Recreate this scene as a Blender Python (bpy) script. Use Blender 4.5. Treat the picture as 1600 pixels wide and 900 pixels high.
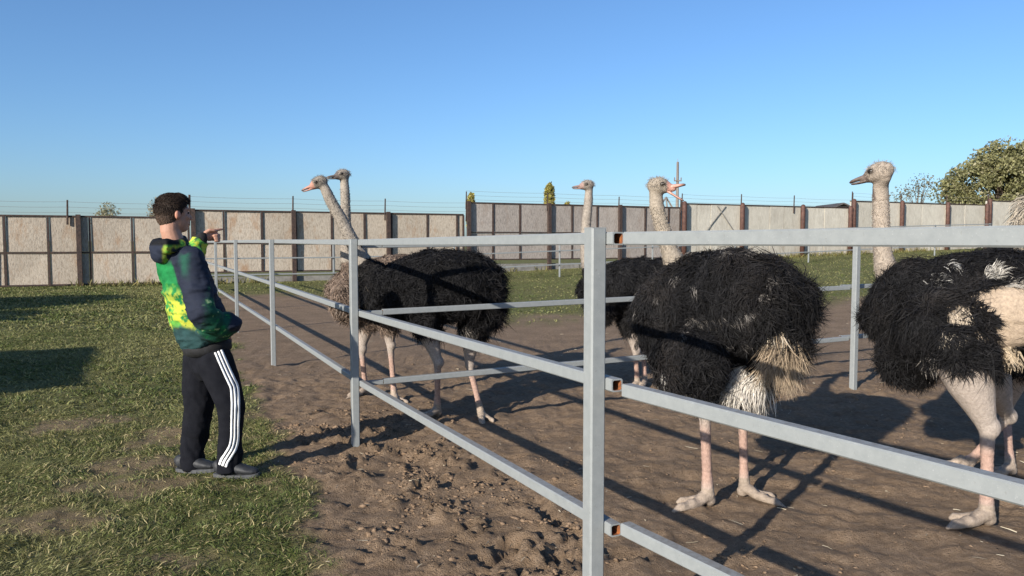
import bpy, bmesh, math, random
import numpy as np
from mathutils import Vector, Matrix
from mathutils.bvhtree import BVHTree

for o in list(bpy.data.objects):
    bpy.data.objects.remove(o, do_unlink=True)
random.seed(7)
rng = np.random.default_rng(11)
scene = bpy.context.scene
COL = scene.collection

# ------------------------------------------------------------------ camera, sky, sun, exposure
CAM_H = 1.45
FPX = 1200.0
PITCH = math.atan(72.0 / FPX)
cam_d = bpy.data.cameras.new('camera')
cam = bpy.data.objects.new('camera', cam_d)
COL.objects.link(cam)
cam.location = (0, 0, CAM_H)
cam.rotation_euler = (math.radians(90) - PITCH, 0, 0)
cam_d.sensor_width = 36.0
cam_d.lens = FPX * 36.0 / 1600.0
cam_d.clip_start = 0.05
cam_d.clip_end = 4000
scene.camera = cam

SUN_EL = math.radians(21.0)
SUN_AZ = math.atan2(-0.588, -0.809)            # direction towards the sun, clockwise from +Y
world = bpy.data.worlds.new('World')
scene.world = world
world.use_nodes = True
wnt = world.node_tree
wbg = wnt.nodes['Background']
sky = wnt.nodes.new('ShaderNodeTexSky')
sky.sky_type = 'NISHITA'
sky.sun_disc = False
sky.sun_elevation = SUN_EL
sky.sun_rotation = SUN_AZ
sky.air_density = 1.0
sky.dust_density = 0.9
sky.ozone_density = 6.6
wnt.links.new(sky.outputs[0], wbg.inputs[0])
wbg.inputs[1].default_value = 0.11

sun_d = bpy.data.lights.new('sun', 'SUN')
sun = bpy.data.objects.new('sun', sun_d)
COL.objects.link(sun)
sun_d.energy = 5.0
sun_d.angle = math.radians(0.55)
sun_d.color = (1.0, 0.93, 0.82)
sdir = Vector((0.588 * math.cos(SUN_EL), 0.809 * math.cos(SUN_EL), -math.sin(SUN_EL)))
sun.rotation_euler = sdir.to_track_quat('-Z', 'Y').to_euler()
sun.location = (-20, -30, 20)

scene.view_settings.view_transform = 'Standard'
scene.view_settings.look = 'None'
scene.view_settings.gamma = 1.0
scene.view_settings.exposure = 0.62
scene.view_settings.use_curve_mapping = False

# ------------------------------------------------------------------ helpers
CT, ST = math.cos(PITCH), math.sin(PITCH)

def ray(px, py):
    u = (px - 800.0) / FPX
    v = (450.0 - py) / FPX
    return Vector((u, CT + v * ST, -ST + v * CT))

def at(px, py, d):
    r = ray(px, py)
    r = r * (d / r.y)
    return Vector((r.x, r.y, r.z + CAM_H))

def proj(P):
    P = np.asarray(P, float)
    x, y, z = P[..., 0], P[..., 1], P[..., 2] - CAM_H
    dep = y * CT - z * ST
    up = y * ST + z * CT
    return 800 + FPX * x / dep, 450 - FPX * up / dep

def tag(o, label=None, cat=None, group=None, kind=None):
    if label: o['label'] = label
    if cat: o['category'] = cat
    if group: o['group'] = group
    if kind: o['kind'] = kind
    return o

def empty(name, loc, label=None, cat=None, group=None):
    o = bpy.data.objects.new(name, None)
    o.empty_display_size = 0.2
    COL.objects.link(o)
    o.location = loc
    return tag(o, label, cat, group)

def link(name, me, parent=None, mats=(), smooth=False, loc=None):
    o = bpy.data.objects.new(name, me)
    COL.objects.link(o)
    for m in mats:
        if m.name not in [x.name for x in me.materials]:
            me.materials.append(m)
    if parent is not None:
        o.parent = parent
    if loc is not None:
        o.location = loc
    if smooth:
        me.polygons.foreach_set('use_smooth', np.ones(len(me.polygons), bool))
    return o

def np_mesh(name, V, quads=None, tris=None):
    """mesh from numpy arrays; quads (n,4) and/or tris (n,3)"""
    V = np.ascontiguousarray(V, dtype=np.float32)
    me = bpy.data.meshes.new(name)
    nq = 0 if quads is None else len(quads)
    nt = 0 if tris is None else len(tris)
    me.vertices.add(len(V))
    me.vertices.foreach_set('co', V.ravel())
    loops = []
    if nq: loops.append(np.asarray(quads).ravel())
    if nt: loops.append(np.asarray(tris).ravel())
    loops = np.concatenate(loops).astype(np.int32)
    me.loops.add(len(loops))
    me.loops.foreach_set('vertex_index', loops)
    starts = np.concatenate([np.arange(nq) * 4, nq * 4 + np.arange(nt) * 3]).astype(np.int32)
    me.polygons.add(nq + nt)
    me.polygons.foreach_set('loop_start', starts)
    me.update(calc_edges=True)
    return me

def set_col(me, C):
    a = me.attributes.new('Col', 'FLOAT_COLOR', 'POINT')
    C = np.asarray(C, np.float32)
    if C.shape[1] == 3:
        C = np.hstack([C, np.ones((len(C), 1), np.float32)])
    a.data.foreach_set('color', np.ascontiguousarray(C).ravel())

# --- value noise
def _hash(i, j, k, s):
    n = (i * 374761393 + j * 668265263 + k * 2147483647 + s * 1274126177) & 0xffffffff
    n = ((n ^ (n >> 13)) * 1274126177) & 0xffffffff
    n = n ^ (n >> 16)
    return (n & 0xffff) / 65535.0

def vnoise(x, y, z=None, s=0):
    x = np.asarray(x, float); y = np.asarray(y, float)
    z = np.zeros_like(x) if z is None else np.asarray(z, float)
    i = np.floor(x).astype(np.int64); j = np.floor(y).astype(np.int64); k = np.floor(z).astype(np.int64)
    fx, fy, fz = x - i, y - j, z - k
    fx = fx * fx * (3 - 2 * fx); fy = fy * fy * (3 - 2 * fy); fz = fz * fz * (3 - 2 * fz)
    def c(a, b, d): return _hash(i + a, j + b, k + d, s)
    x00 = c(0,0,0) * (1-fx) + c(1,0,0) * fx
    x10 = c(0,1,0) * (1-fx) + c(1,1,0) * fx
    x01 = c(0,0,1) * (1-fx) + c(1,0,1) * fx
    x11 = c(0,1,1) * (1-fx) + c(1,1,1) * fx
    return (x00 * (1-fy) + x10 * fy) * (1-fz) + (x01 * (1-fy) + x11 * fy) * fz

def fbm(x, y, z=None, s=0, o=4):
    t = 0; a = 0.5; n = 0
    for q in range(o):
        f = 2.0 ** q
        t = t + a * vnoise(np.asarray(x) * f + 17.3 * q, np.asarray(y) * f - 9.1 * q, None if z is None else np.asarray(z) * f, s + q)
        n += a; a *= 0.5
    return t / n

def sstep(a, b, x):
    t = np.clip((np.asarray(x, float) - a) / (b - a), 0, 1)
    return t * t * (3 - 2 * t)

# --- materials
def nodes_of(name):
    m = bpy.data.materials.new(name)
    m.use_nodes = True
    nt = m.node_tree
    return m, nt, nt.nodes['Principled BSDF']

def ramp(nt, fac, stops):
    r = nt.nodes.new('ShaderNodeValToRGB')
    el = r.color_ramp.elements
    while len(el) < len(stops): el.new(0.5)
    for e, (p, c) in zip(el, stops):
        e.position = p
        e.color = (c[0], c[1], c[2], 1) if hasattr(c, '__len__') else (c, c, c, 1)
    nt.links.new(fac, r.inputs[0])
    return r.outputs[0]

def noise(nt, scale, detail=4, rough=0.55, vec=None, stretch=None):
    n = nt.nodes.new('ShaderNodeTexNoise')
    n.inputs['Scale'].default_value = scale
    n.inputs['Detail'].default_value = detail
    n.inputs['Roughness'].default_value = rough
    if vec is None:
        g = nt.nodes.new('ShaderNodeNewGeometry')
        vec = g.outputs['Position']
    if stretch:
        mp = nt.nodes.new('ShaderNodeMapping')
        mp.inputs['Scale'].default_value = stretch
        nt.links.new(vec, mp.inputs[0]); vec = mp.outputs[0]
    nt.links.new(vec, n.inputs['Vector'])
    return n.outputs['Fac']

def mix(nt, fac, a, b, mode='MIX'):
    x = nt.nodes.new('ShaderNodeMix')
    x.data_type = 'RGBA'; x.blend_type = mode
    for inp, v in ((x.inputs[0], fac), (x.inputs[6], a), (x.inputs[7], b)):
        if hasattr(v, 'is_linked'): nt.links.new(v, inp)
        elif hasattr(v, '__len__'): inp.default_value = (v[0], v[1], v[2], 1)
        else: inp.default_value = v
    return x.outputs[2]

def bump(nt, bsdf, h, strength=0.4, dist=0.01):
    b = nt.nodes.new('ShaderNodeBump')
    b.inputs['Strength'].default_value = strength
    b.inputs['Distance'].default_value = dist
    nt.links.new(h, b.inputs['Height'])
    nt.links.new(b.outputs[0], bsdf.inputs['Normal'])

def pmat(name, c1, c2, scale=8, rough=0.7, bs=0.3, bscale=60, bdist=0.004, metal=0.0, spec=0.4, stretch=None, lo=0.35, hi=0.65):
    m, nt, b = nodes_of(name)
    c = ramp(nt, noise(nt, scale, 6, 0.6, stretch=stretch), [(lo, c1), (hi, c2)])
    nt.links.new(c, b.inputs['Base Color'])
    b.inputs['Roughness'].default_value = rough
    b.inputs['Metallic'].default_value = metal
    b.inputs['Specular IOR Level'].default_value = spec
    if bs: bump(nt, b, noise(nt, bscale, 4), bs, bdist)
    return m

def amat(name, rough=0.8, spec=0.3, nscale=60, namt=0.35, trans=0.0, bs=0.0, bscale=120, bdist=0.003, sheen=0.0):
    """colour from the mesh's Col attribute, broken up by noise"""
    m, nt, b = nodes_of(name)
    a = nt.nodes.new('ShaderNodeAttribute'); a.attribute_name = 'Col'
    f = ramp(nt, noise(nt, nscale, 4), [(0.3, 1 - namt), (0.7, 1 + namt * 0.4)])
    c = mix(nt, 1.0, a.outputs['Color'], f, 'MULTIPLY')
    nt.links.new(c, b.inputs['Base Color'])
    b.inputs['Roughness'].default_value = rough
    b.inputs['Specular IOR Level'].default_value = spec
    if sheen: b.inputs['Sheen Weight'].default_value = sheen
    if bs: bump(nt, b, noise(nt, bscale, 4), bs, bdist)
    if trans:
        t = nt.nodes.new('ShaderNodeBsdfTranslucent')
        nt.links.new(c, t.inputs[0])
        mx = nt.nodes.new('ShaderNodeMixShader'); mx.inputs[0].default_value = trans
        nt.links.new(b.outputs[0], mx.inputs[1]); nt.links.new(t.outputs[0], mx.inputs[2])
        nt.links.new(mx.outputs[0], nt.nodes['Material Output'].inputs[0])
    return m

# --- solid builders (numpy accumulators)
class MB:
    def __init__(s): s.V = []; s.F = []; s.M = []; s.n = 0
    def add(s, V, F, m=0):
        s.V += [tuple(v) for v in V]
        s.F += [tuple(i + s.n for i in f) for f in F]
        s.M += [m] * len(F)
        s.n += len(V)
        return s
    def box(s, c, h, ax=None, m=0):
        c = Vector(c)
        ax = ax or (Vector((1,0,0)), Vector((0,1,0)), Vector((0,0,1)))
        V = [c + ax[0]*h[0]*a + ax[1]*h[1]*b + ax[2]*h[2]*d for d in (-1,1) for b in (-1,1) for a in (-1,1)]
        F = [(0,2,3,1),(4,5,7,6),(0,1,5,4),(2,6,7,3),(0,4,6,2),(1,3,7,5)]
        return s.add(V, F, m)
    def tube(s, pts, rad, seg=12, up=(0,0,1), m=0, cap=True):
        """closed tube; rad is a list of r or (r_side, r_up)"""
        pts = [Vector(p) for p in pts]; n = len(pts); up = Vector(up)
        V = []; F = []; side = None
        for i, p in enumerate(pts):
            t = (pts[min(i+1, n-1)] - pts[max(i-1, 0)])
            t = t.normalized() if t.length > 1e-9 else Vector((0,0,1))
            sd = t.cross(up)
            if sd.length < 0.05:
                sd = side if side is not None else t.cross(Vector((1,0,0)))
            if side is not None and sd.dot(side) < 0: sd = -sd
            sd = (sd - t * sd.dot(t)).normalized(); side = sd
            u = sd.cross(t).normalized()
            r = rad[i]; rs, ru = (r if hasattr(r, '__len__') else (r, r))
            for k in range(seg):
                a = 2 * math.pi * k / seg
                V.append(p + sd * (math.cos(a) * rs) + u * (math.sin(a) * ru))
        for i in range(n - 1):
            for k in range(seg):
                F.append((i*seg+k, i*seg+(k+1)%seg, (i+1)*seg+(k+1)%seg, (i+1)*seg+k))
        if cap:
            V.append(pts[0]); a = len(V)-1
            V.append(pts[-1]); b = len(V)-1
            for k in range(seg):
                F.append((a, (k+1)%seg, k)); F.append((b, (n-1)*seg+k, (n-1)*seg+(k+1)%seg))
        return s.add(V, F, m)
    def ell(s, c, r, ax=None, seg=20, rings=12, m=0):
        c = Vector(c); ax = ax or (Vector((1,0,0)), Vector((0,1,0)), Vector((0,0,1)))
        V = [c - ax[2]*r[2]]; F = []
        for i in range(1, rings):
            th = -math.pi/2 + math.pi*i/rings
            for k in range(seg):
                ph = 2*math.pi*k/seg
                V.append(c + ax[0]*(r[0]*math.cos(th)*math.cos(ph)) + ax[1]*(r[1]*math.cos(th)*math.sin(ph)) + ax[2]*(r[2]*math.sin(th)))
        V.append(c + ax[2]*r[2]); top = len(V)-1
        for k in range(seg): F.append((0, 1+(k+1)%seg, 1+k))
        for i in range(rings-2):
            for k in range(seg):
                a = 1+i*seg
                F.append((a+k, a+(k+1)%seg, a+seg+(k+1)%seg, a+seg+k))
        a = 1+(rings-2)*seg
        for k in range(seg): F.append((a+k, a+(k+1)%seg, top))
        return s.add(V, F, m)
    def mesh(s, name):
        me = bpy.data.meshes.new(name)
        me.from_pydata(s.V, [], s.F)
        if any(s.M): me.polygons.foreach_set('material_index', np.array(s.M, np.int32))
        me.update()
        return me
    def build(s, name, mats, parent=None, smooth=False, org=None):
        me = s.mesh(name)
        if org is not None: me.transform(Matrix.Translation(-Vector(org)))
        return link(name, me, parent, mats, smooth)

def remesh(mb, name, voxel, smooth_it=4, org=None):
    me = mb.mesh('tmp')
    o = bpy.data.objects.new('tmp', me); COL.objects.link(o)
    r = o.modifiers.new('r', 'REMESH'); r.mode = 'VOXEL'; r.voxel_size = voxel; r.adaptivity = 0
    if smooth_it:
        q = o.modifiers.new('s', 'SMOOTH'); q.factor = 0.5; q.iterations = smooth_it
    dg = bpy.context.evaluated_depsgraph_get()
    out = bpy.data.meshes.new_from_object(o.evaluated_get(dg))
    out.name = name
    bpy.data.objects.remove(o, do_unlink=True); bpy.data.meshes.remove(me)
    out.polygons.foreach_set('use_smooth', np.ones(len(out.polygons), bool))
    return out

def arrays(me):
    V = np.empty(len(me.vertices)*3, np.float32); me.vertices.foreach_get('co', V); V = V.reshape(-1,3)
    N = np.empty(len(me.vertices)*3, np.float32); me.vertices.foreach_get('normal', N); N = N.reshape(-1,3)
    me.calc_loop_triangles()
    T = np.empty(len(me.loop_triangles)*3, np.int32); me.loop_triangles.foreach_get('vertices', T); T = T.reshape(-1,3)
    return V.astype(float), N.astype(float), T

def sample(V, N, T, n, w=None):
    a, b, c = V[T[:,0]], V[T[:,1]], V[T[:,2]]
    ar = np.linalg.norm(np.cross(b-a, c-a), axis=1)
    if w is not None: ar = ar * w[T].mean(1)
    if ar.sum() <= 0: return np.zeros((0,3)), np.zeros((0,3))
    k = rng.choice(len(T), n, p=ar/ar.sum())
    u = rng.random((n,1)); v = rng.random((n,1)); f = (u+v) > 1
    u = np.where(f, 1-u, u); v = np.where(f, 1-v, v)
    P = a[k] + u*(b-a)[k] + v*(c-a)[k]
    nn = N[T[k]].mean(1); nn /= np.linalg.norm(nn, axis=1, keepdims=True) + 1e-9
    return P, nn

def unit(A): return A / (np.linalg.norm(A, axis=-1, keepdims=True) + 1e-9)

def ribbons(P, N, D, L, W, grav=0.2, lift=0.15, curl=0.3, nseg=3, prof=(0.7,1.0,0.75,0.12)):
    """curved tapering blades: returns verts (n*(nseg+1)*2,3), quads"""
    n = len(P); L = L.reshape(-1,1); W = W.reshape(-1,1)
    side = unit(np.cross(D, N) + 0.6*rng.normal(size=(n,3)))
    side = unit(side - D*(side*D).sum(1, keepdims=True))
    bend = rng.normal(size=(n,1)) * curl
    rows = []
    for i in range(nseg+1):
        t = i/nseg
        c = P + D*L*t + N*L*lift*math.sin(t*2.2) + unit(np.cross(D, N))*bend*L*t*t
        c[:,2] -= (grav*L[:,0]*t*t)
        rows.append(c - side*W*prof[i]*0.5); rows.append(c + side*W*prof[i]*0.5)
    V = np.stack(rows, 1).reshape(-1,3)
    k = (nseg+1)*2
    base = (np.arange(n)*k)[:,None,None]
    q = np.array([[2*i,2*i+1,2*i+3,2*i+2] for i in range(nseg)])[None]
    return V, (base+q).reshape(-1,4), k

# ------------------------------------------------------------------ terrain functions
Q1 = np.array([0.27, 2.5])
AX = np.array([-0.432, 0.902])       # along the main fence, away from the camera
NX = np.array([0.902, 0.432])        # into the pen

def sw(x, y):
    return (x-Q1[0])*NX[0] + (y-Q1[1])*NX[1], (x-Q1[0])*AX[0] + (y-Q1[1])*AX[1]

def base_z(x, y):
    q = 0.6*np.asarray(x, float) + 0.5*np.asarray(y, float) - 11
    t = np.where(q > 20, q, np.log1p(np.exp(np.clip(q, -40, 20))))
    return 2.0*np.tanh(0.043*t/2.0)

PATCH = [(-2.35,3.9,.5,.22),(-2.0,4.45,.42,.2),(-2.6,5.6,.45,.3),(-1.75,3.45,.35,.14),(-2.4,4.9,.3,.16),(-3.4,6.0,.3,.3),(-1.75,3.1,.3,.2)]
def dirt_mask(x, y):
    s, w = sw(x, y)
    n = fbm(np.asarray(x)*1.6, np.asarray(y)*1.6, s=3) - 0.5
    n2 = fbm(np.asarray(x)*7, np.asarray(y)*7, s=5) - 0.5
    edge = np.interp(w, [-4, 1, 4.5, 8, 13, 30], [-.75, -.66, -.5, -.32, -.02, 0.15])
    a = sstep(-0.12, 0.12, s - edge + n*0.55 + n2*0.3)
    lim = np.interp(s, [-2, 2.2, 4.4, 40], [21, 20.5, 10.6, 10.4])
    b = 1 - sstep(-0.9, 0.9, w - lim + n*3.5 + n2*1.2)
    m = a*b
    for (cx, cy, rx, ry) in PATCH:
        d = np.sqrt(((x-cx)/rx)**2 + ((y-cy)/ry)**2)
        m = np.maximum(m, 0.72*(1 - sstep(0.3, 1.25, d + n*2.4 + n2*2.0)))
    return np.clip(m, 0, 1)

def rough_z(x, y, m):
    """small relief: trodden mud in the pen, soft hummocks in the turf"""
    s, w = sw(x, y)
    near = 1 - sstep(9, 13, y)
    clod = np.exp(-((s-0.15)/0.62)**2) * sstep(-1.2, 0.2, w) * (1 - sstep(3.2, 5.0, w))
    pits = fbm(x*9, y*9, s=21, o=3)
    soft = (fbm(x*1.3, y*1.3, s=31, o=3) - 0.5)*0.05
    crumbs = np.clip(np.abs(fbm(x*17, y*17, s=41, o=3) - 0.5)*2.6, 0, .75)
    big = fbm(x*5.5, y*5.5, s=47, o=2)
    z = soft + m*((pits-0.5)*0.052) + m*clod*((crumbs*0.085)*sstep(0.36, 0.66, big) - 0.012)
    z = z - m*0.045*sstep(0.66, 0.8, big)*(0.3+0.7*clod)
    z = z + (1-m)*(fbm(x*4, y*4, s=51, o=3)-0.5)*0.05
    return z*near

def ground_z(x, y):
    x = np.asarray(x, float); y = np.asarray(y, float)
    return base_z(x, y) + rough_z(x, y, dirt_mask(x, y))

def gz(x, y): return float(ground_z(np.array([x]), np.array([y]))[0])

# ------------------------------------------------------------------ materials
def ground_material():
    m, nt, b = nodes_of('ground_turf_and_mud')
    a = nt.nodes.new('ShaderNodeAttribute'); a.attribute_name = 'dirt'
    n1 = noise(nt, 2.2, 6, 0.65); n2 = noise(nt, 26, 6, 0.7); n3 = noise(nt, 140, 3, 0.6); n0 = noise(nt, 0.35, 4, 0.6)
    d = ramp(nt, n2, [(0.25, (0.160,0.110,0.070)), (0.5, (0.245,0.173,0.114)), (0.75, (0.330,0.244,0.170))])
    d = mix(nt, 0.75, d, ramp(nt, n1, [(0.3, (0.62,0.60,0.58)), (0.7, (1.12,1.1,1.08))]), 'MULTIPLY')
    d = mix(nt, ramp(nt, n3, [(0.66, 0.0), (0.72, 0.5)]), d, (0.328,0.2542,0.1722))
    g = ramp(nt, n2, [(0.25, (0.0697,0.07544,0.02296)), (0.5, (0.1353,0.1394,0.0451)), (0.75, (0.2296,0.2132,0.0861))])
    g = mix(nt, ramp(nt, n0, [(0.35, 0.0), (0.68, 0.6)]), g, (0.1681,0.1435,0.0615))
    g = mix(nt, ramp(nt, n3, [(0.3, 0.7), (0.5, 0.0)]), g, (0.0369,0.0451,0.01312))
    c = mix(nt, a.outputs['Fac'], g, d)
    nt.links.new(c, b.inputs['Base Color'])
    b.inputs['Roughness'].default_value = 0.95
    b.inputs['Specular IOR Level'].default_value = 0.15
    h = mix(nt, 0.35, mix(nt, 0.5, n2, n3), noise(nt, 60, 6, 0.75))
    bump(nt, b, h, 1.0, 0.045)
    return m

def paint_material():
    m, nt, b = nodes_of('grey_fence_paint')
    g = nt.nodes.new('ShaderNodeNewGeometry')
    sx = nt.nodes.new('ShaderNodeSeparateXYZ'); nt.links.new(g.outputs['Normal'], sx.inputs[0])
    n1 = noise(nt, 30, 5, 0.65); n2 = noise(nt, 220, 3)
    c = ramp(nt, n1, [(0.3, (0.2091,0.223,0.2255)), (0.7, (0.2501,0.264,0.264))])
    c = mix(nt, ramp(nt, n2, [(0.66, 0.0), (0.70, 0.7)]), c, (0.328,0.3362,0.3362))
    c = mix(nt, ramp(nt, noise(nt, 90, 5, 0.8), [(0.62, 0.0), (0.70, 0.8)]), c, (0.164,0.1558,0.1476))
    # dust and bird lime lying on upward faces
    up = ramp(nt, sx.outputs[2], [(0.7, 0.0), (0.9, 1.0)])
    dust = ramp(nt, noise(nt, 45, 6, 0.8), [(0.35, (0.164,0.1476,0.1271)), (0.6, (0.246,0.246,0.2337))])
    c = mix(nt, up, c, dust)
    nt.links.new(c, b.inputs['Base Color'])
    b.inputs['Roughness'].default_value = 0.5
    b.inputs['Specular IOR Level'].default_value = 0.4
    bump(nt, b, n2, 0.15, 0.002)
    return m

def panel_material(name, base, dark, rust, grain=(1,1,0.35), scale=26, grime=0.0):
    m, nt, b = nodes_of(name)
    oi = nt.nodes.new('ShaderNodeObjectInfo')
    tc = nt.nodes.new('ShaderNodeTexCoord')
    n1 = noise(nt, scale, 7, 0.75, stretch=grain)
    n2 = noise(nt, 1.3, 5, 0.6)
    n3 = noise(nt, 3.0, 6, 0.7, stretch=(1,1,0.4))
    c = ramp(nt, n1, [(0.36, dark), (0.52, base), (0.7, [min(1, v*1.15) for v in base])])
    c = mix(nt, 0.6, c, ramp(nt, n2, [(0.3, (0.80,0.78,0.76)), (0.7, (1.06,1.05,1.03))]), 'MULTIPLY')
    c = mix(nt, ramp(nt, n3, [(0.52, 0.0), (0.74, 0.75)]), c, rust)
    rnd = ramp(nt, oi.outputs['Random'], [(0.0, (0.88,0.87,0.86)), (1.0, (1.06,1.05,1.04))])
    c = mix(nt, 1.0, c, rnd, 'MULTIPLY')
    if grime:
        sp = nt.nodes.new('ShaderNodeSeparateXYZ'); nt.links.new(tc.outputs['Generated'], sp.inputs[0])
        fac = ramp(nt, sp.outputs[2], [(0.0, 1.0), (0.42, 0.0)])
        st = ramp(nt, noise(nt, 5, 5, 0.7, stretch=(1,1,0.12)), [(0.42, 0.0), (0.62, grime)])
        c = mix(nt, mix(nt, 1.0, fac, st, 'MULTIPLY'), c, (0.20,0.15,0.11))
    nt.links.new(c, b.inputs['Base Color'])
    b.inputs['Roughness'].default_value = 0.92
    b.inputs['Specular IOR Level'].default_value = 0.2
    bump(nt, b, n1, 0.7, 0.02)
    return m

M = {}
M['ground'] = ground_material()
M['paint'] = paint_material()
M['rust_inside'] = pmat('rusty_tube_inside', (0.32,0.10,0.025), (0.10,0.05,0.03), 60, 0.9, lo=0.35, hi=0.7)
M['panel_a'] = panel_material('chipboard_panel_beige', (0.4452,0.3906,0.3234), (0.2856,0.2394,0.1932), (0.3024,0.168,0.084))
M['panel_b'] = panel_material('chipboard_panel_grey', (0.3444,0.3108,0.2856), (0.1932,0.1722,0.1596), (0.2268,0.1764,0.1428), grain=(1,1,0.22), scale=34)
M['panel_c'] = panel_material('concrete_panel_cream', (0.504,0.4788,0.42), (0.4452,0.42,0.3612), (0.336,0.3024,0.252), scale=14, grime=0.9)
M['frame'] = pmat('rusted_frame_steel', (0.026,0.019,0.017), (0.070,0.042,0.033), 14, 0.8)
M['pipe'] = pmat('red_brown_pipe', (0.0504,0.02352,0.01848), (0.1092,0.05208,0.0378), 8, 0.7)
M['plinth'] = pmat('weathered_concrete', (0.1428,0.1344,0.1218), (0.2352,0.2226,0.2016), 5, 0.9)
M['feather'] = amat('plumage', 0.75, 0.25, 40, 0.25, trans=0.06)
M['birdskin'] = amat('bird_skin', 0.75, 0.3, 70, 0.28, bs=0.9, bscale=150, bdist=0.006)
M['beak'] = amat('horn_beak', 0.45, 0.5, 80, 0.2)
M['eye'] = pmat('dark_eye', (0.008,0.006,0.005), (0.018,0.012,0.008), 20, 0.35, bs=0, spec=0.4)
M['skin'] = amat('human_skin', 0.55, 0.4, 90, 0.08, bs=0.1, bscale=300, bdist=0.001)
M['hair'] = amat('short_brown_hair', 0.65, 0.2, 120, 0.3)
M['jacket'] = amat('printed_jacket_cloth', 0.8, 0.2, 140, 0.12, bs=0.25, bscale=500, bdist=0.001)
M['trouser'] = pmat('black_tracksuit_cloth', (0.0055,0.006,0.009), (0.009,0.0095,0.013), 20, 0.95, 0.25, 400, 0.001, spec=0.15)
M['stripe'] = pmat('white_stripe_cloth', (0.74,0.74,0.74), (0.82,0.82,0.82), 40, 0.7, 0.2, 400, 0.001)
M['shoe'] = pmat('dark_trainer', (0.014,0.015,0.018), (0.028,0.030,0.034), 40, 0.6)
M['sole'] = pmat('grey_rubber_sole', (0.05,0.052,0.056), (0.085,0.087,0.09), 40, 0.7)
M['blade'] = amat('grass_blades', 0.6, 0.3, 6, 0.25, trans=0.22)
M['leaf'] = amat('tree_leaves', 0.6, 0.3, 3, 0.2, trans=0.38)
M['bark'] = pmat('bark', (0.07,0.05,0.035), (0.16,0.12,0.09), 6, 0.95, 0.8, 30, 0.02)
M['clod'] = pmat('mud_clods', (0.1344,0.0882,0.0546), (0.252,0.1764,0.1176), 40, 0.97, 0.6, 90, 0.01, spec=0.1)
M['straw'] = pmat('dry_straw', (0.3528,0.2856,0.1848), (0.5208,0.462,0.3528), 9, 0.8, 0)
M['wood'] = pmat('grey_timber', (0.12,0.10,0.085), (0.24,0.21,0.18), 5, 0.9, 0.5, 40, stretch=(1,1,0.1))
M['wire'] = pmat('galvanised_wire', (0.16,0.155,0.15), (0.26,0.25,0.24), 20, 0.6, 0)
M['roof'] = pmat('dark_roof_sheet', (0.05,0.045,0.045), (0.09,0.08,0.075), 4, 0.8)
M['shedwall'] = pmat('shed_boards', (0.1848,0.168,0.1512), (0.2856,0.2604,0.2352), 3, 0.9)

# ------------------------------------------------------------------ ground sheet
def axis(fine_lo, fine_hi, step, lo, hi, growth=1.12):
    a = list(np.arange(fine_lo, fine_hi, step))
    s = step; v = a[-1]
    while v < hi:
        s *= growth; v += s; a.append(min(v, hi))
    s = step; v = a[0]; b = []
    while v > lo:
        s *= growth; v -= s; b.append(max(v, lo))
    return np.array(b[::-1] + a)

gx = axis(-3.6, 3.6, 0.022, -900, 900)
gy = axis(2.3, 8.2, 0.022, -120, 1800)
GX, GY = np.meshgrid(gx, gy)
Dm = dirt_mask(GX, GY)
GZ = base_z(GX, GY) + rough_z(GX, GY, Dm)
V = np.stack([GX, GY, GZ], -1).reshape(-1, 3)
nx_, ny_ = len(gx), len(gy)
ii = (np.arange(ny_-1)[:,None]*nx_ + np.arange(nx_-1)[None]).ravel()
me = np_mesh('ground', V, quads=np.stack([ii, ii+1, ii+nx_+1, ii+nx_], 1))
at_ = me.attributes.new('dirt', 'FLOAT', 'POINT'); at_.data.foreach_set('value', Dm.ravel().astype(np.float32))
g_o = link('ground', me, None, [M['ground']], smooth=True)
tag(g_o, kind='structure')

# ------------------------------------------------------------------ far panel wall (stepped sections)
W0 = np.array([-15.7, 24.5]); WA = np.array([0.902, 0.432]); WN = Vector((0.432, -0.902, 0))
WAv = Vector((WA[0], WA[1], 0)); ZV = Vector((0,0,1))
def wt(px):
    k = (px-800)/FPX
    return (k*W0[1] - W0[0])/(WA[0] - k*WA[1])
def wp(t, z, off=0.0):
    return Vector((W0[0]+WA[0]*t + WN.x*off, W0[1]+WA[1]*t + WN.y*off, z))
WAX = (WAv, WN, ZV)
def wbase(t):
    p = wp(t, 0); return float(base_z(p.x, p.y))

def wall_bar(root, name, t0, t1, z0, z1, d0, d1, mat):
    mb = MB(); mb.box(wp((t0+t1)/2, (z0+z1)/2, (d0+d1)/2), ((t1-t0)/2, (d1-d0)/2, (z1-z0)/2), WAX)
    return mb.build(name, [mat], root, org=root.location)

def spike(root, px, ztop, zb):
    t = wt(px)
    mb = MB(); mb.tube([wp(t, zb, .10), wp(t+0.02, ztop, .10)], [0.032, 0.026], 6)
    return mb.build('spike', [M['frame']], root, org=root.location)

def wires(root, spikes, z, n=3, step=0.17):
    for k in range(n):
        mb = MB()
        for (a, b) in zip(spikes[:-1], spikes[1:]):
            pts = []
            for q in range(7):
                f = q/6; zz = z[0]*(1-f)+z[1]*f
                pts.append(wp(wt(a)*(1-f)+wt(b)*f, zz + 0.10 + k*step - 0.10*f*(1-f), .10))
            mb.tube(pts, [0.0042]*7, 4)
        mb.build('barbed_wire', [M['wire']], root, org=root.location)

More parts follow.
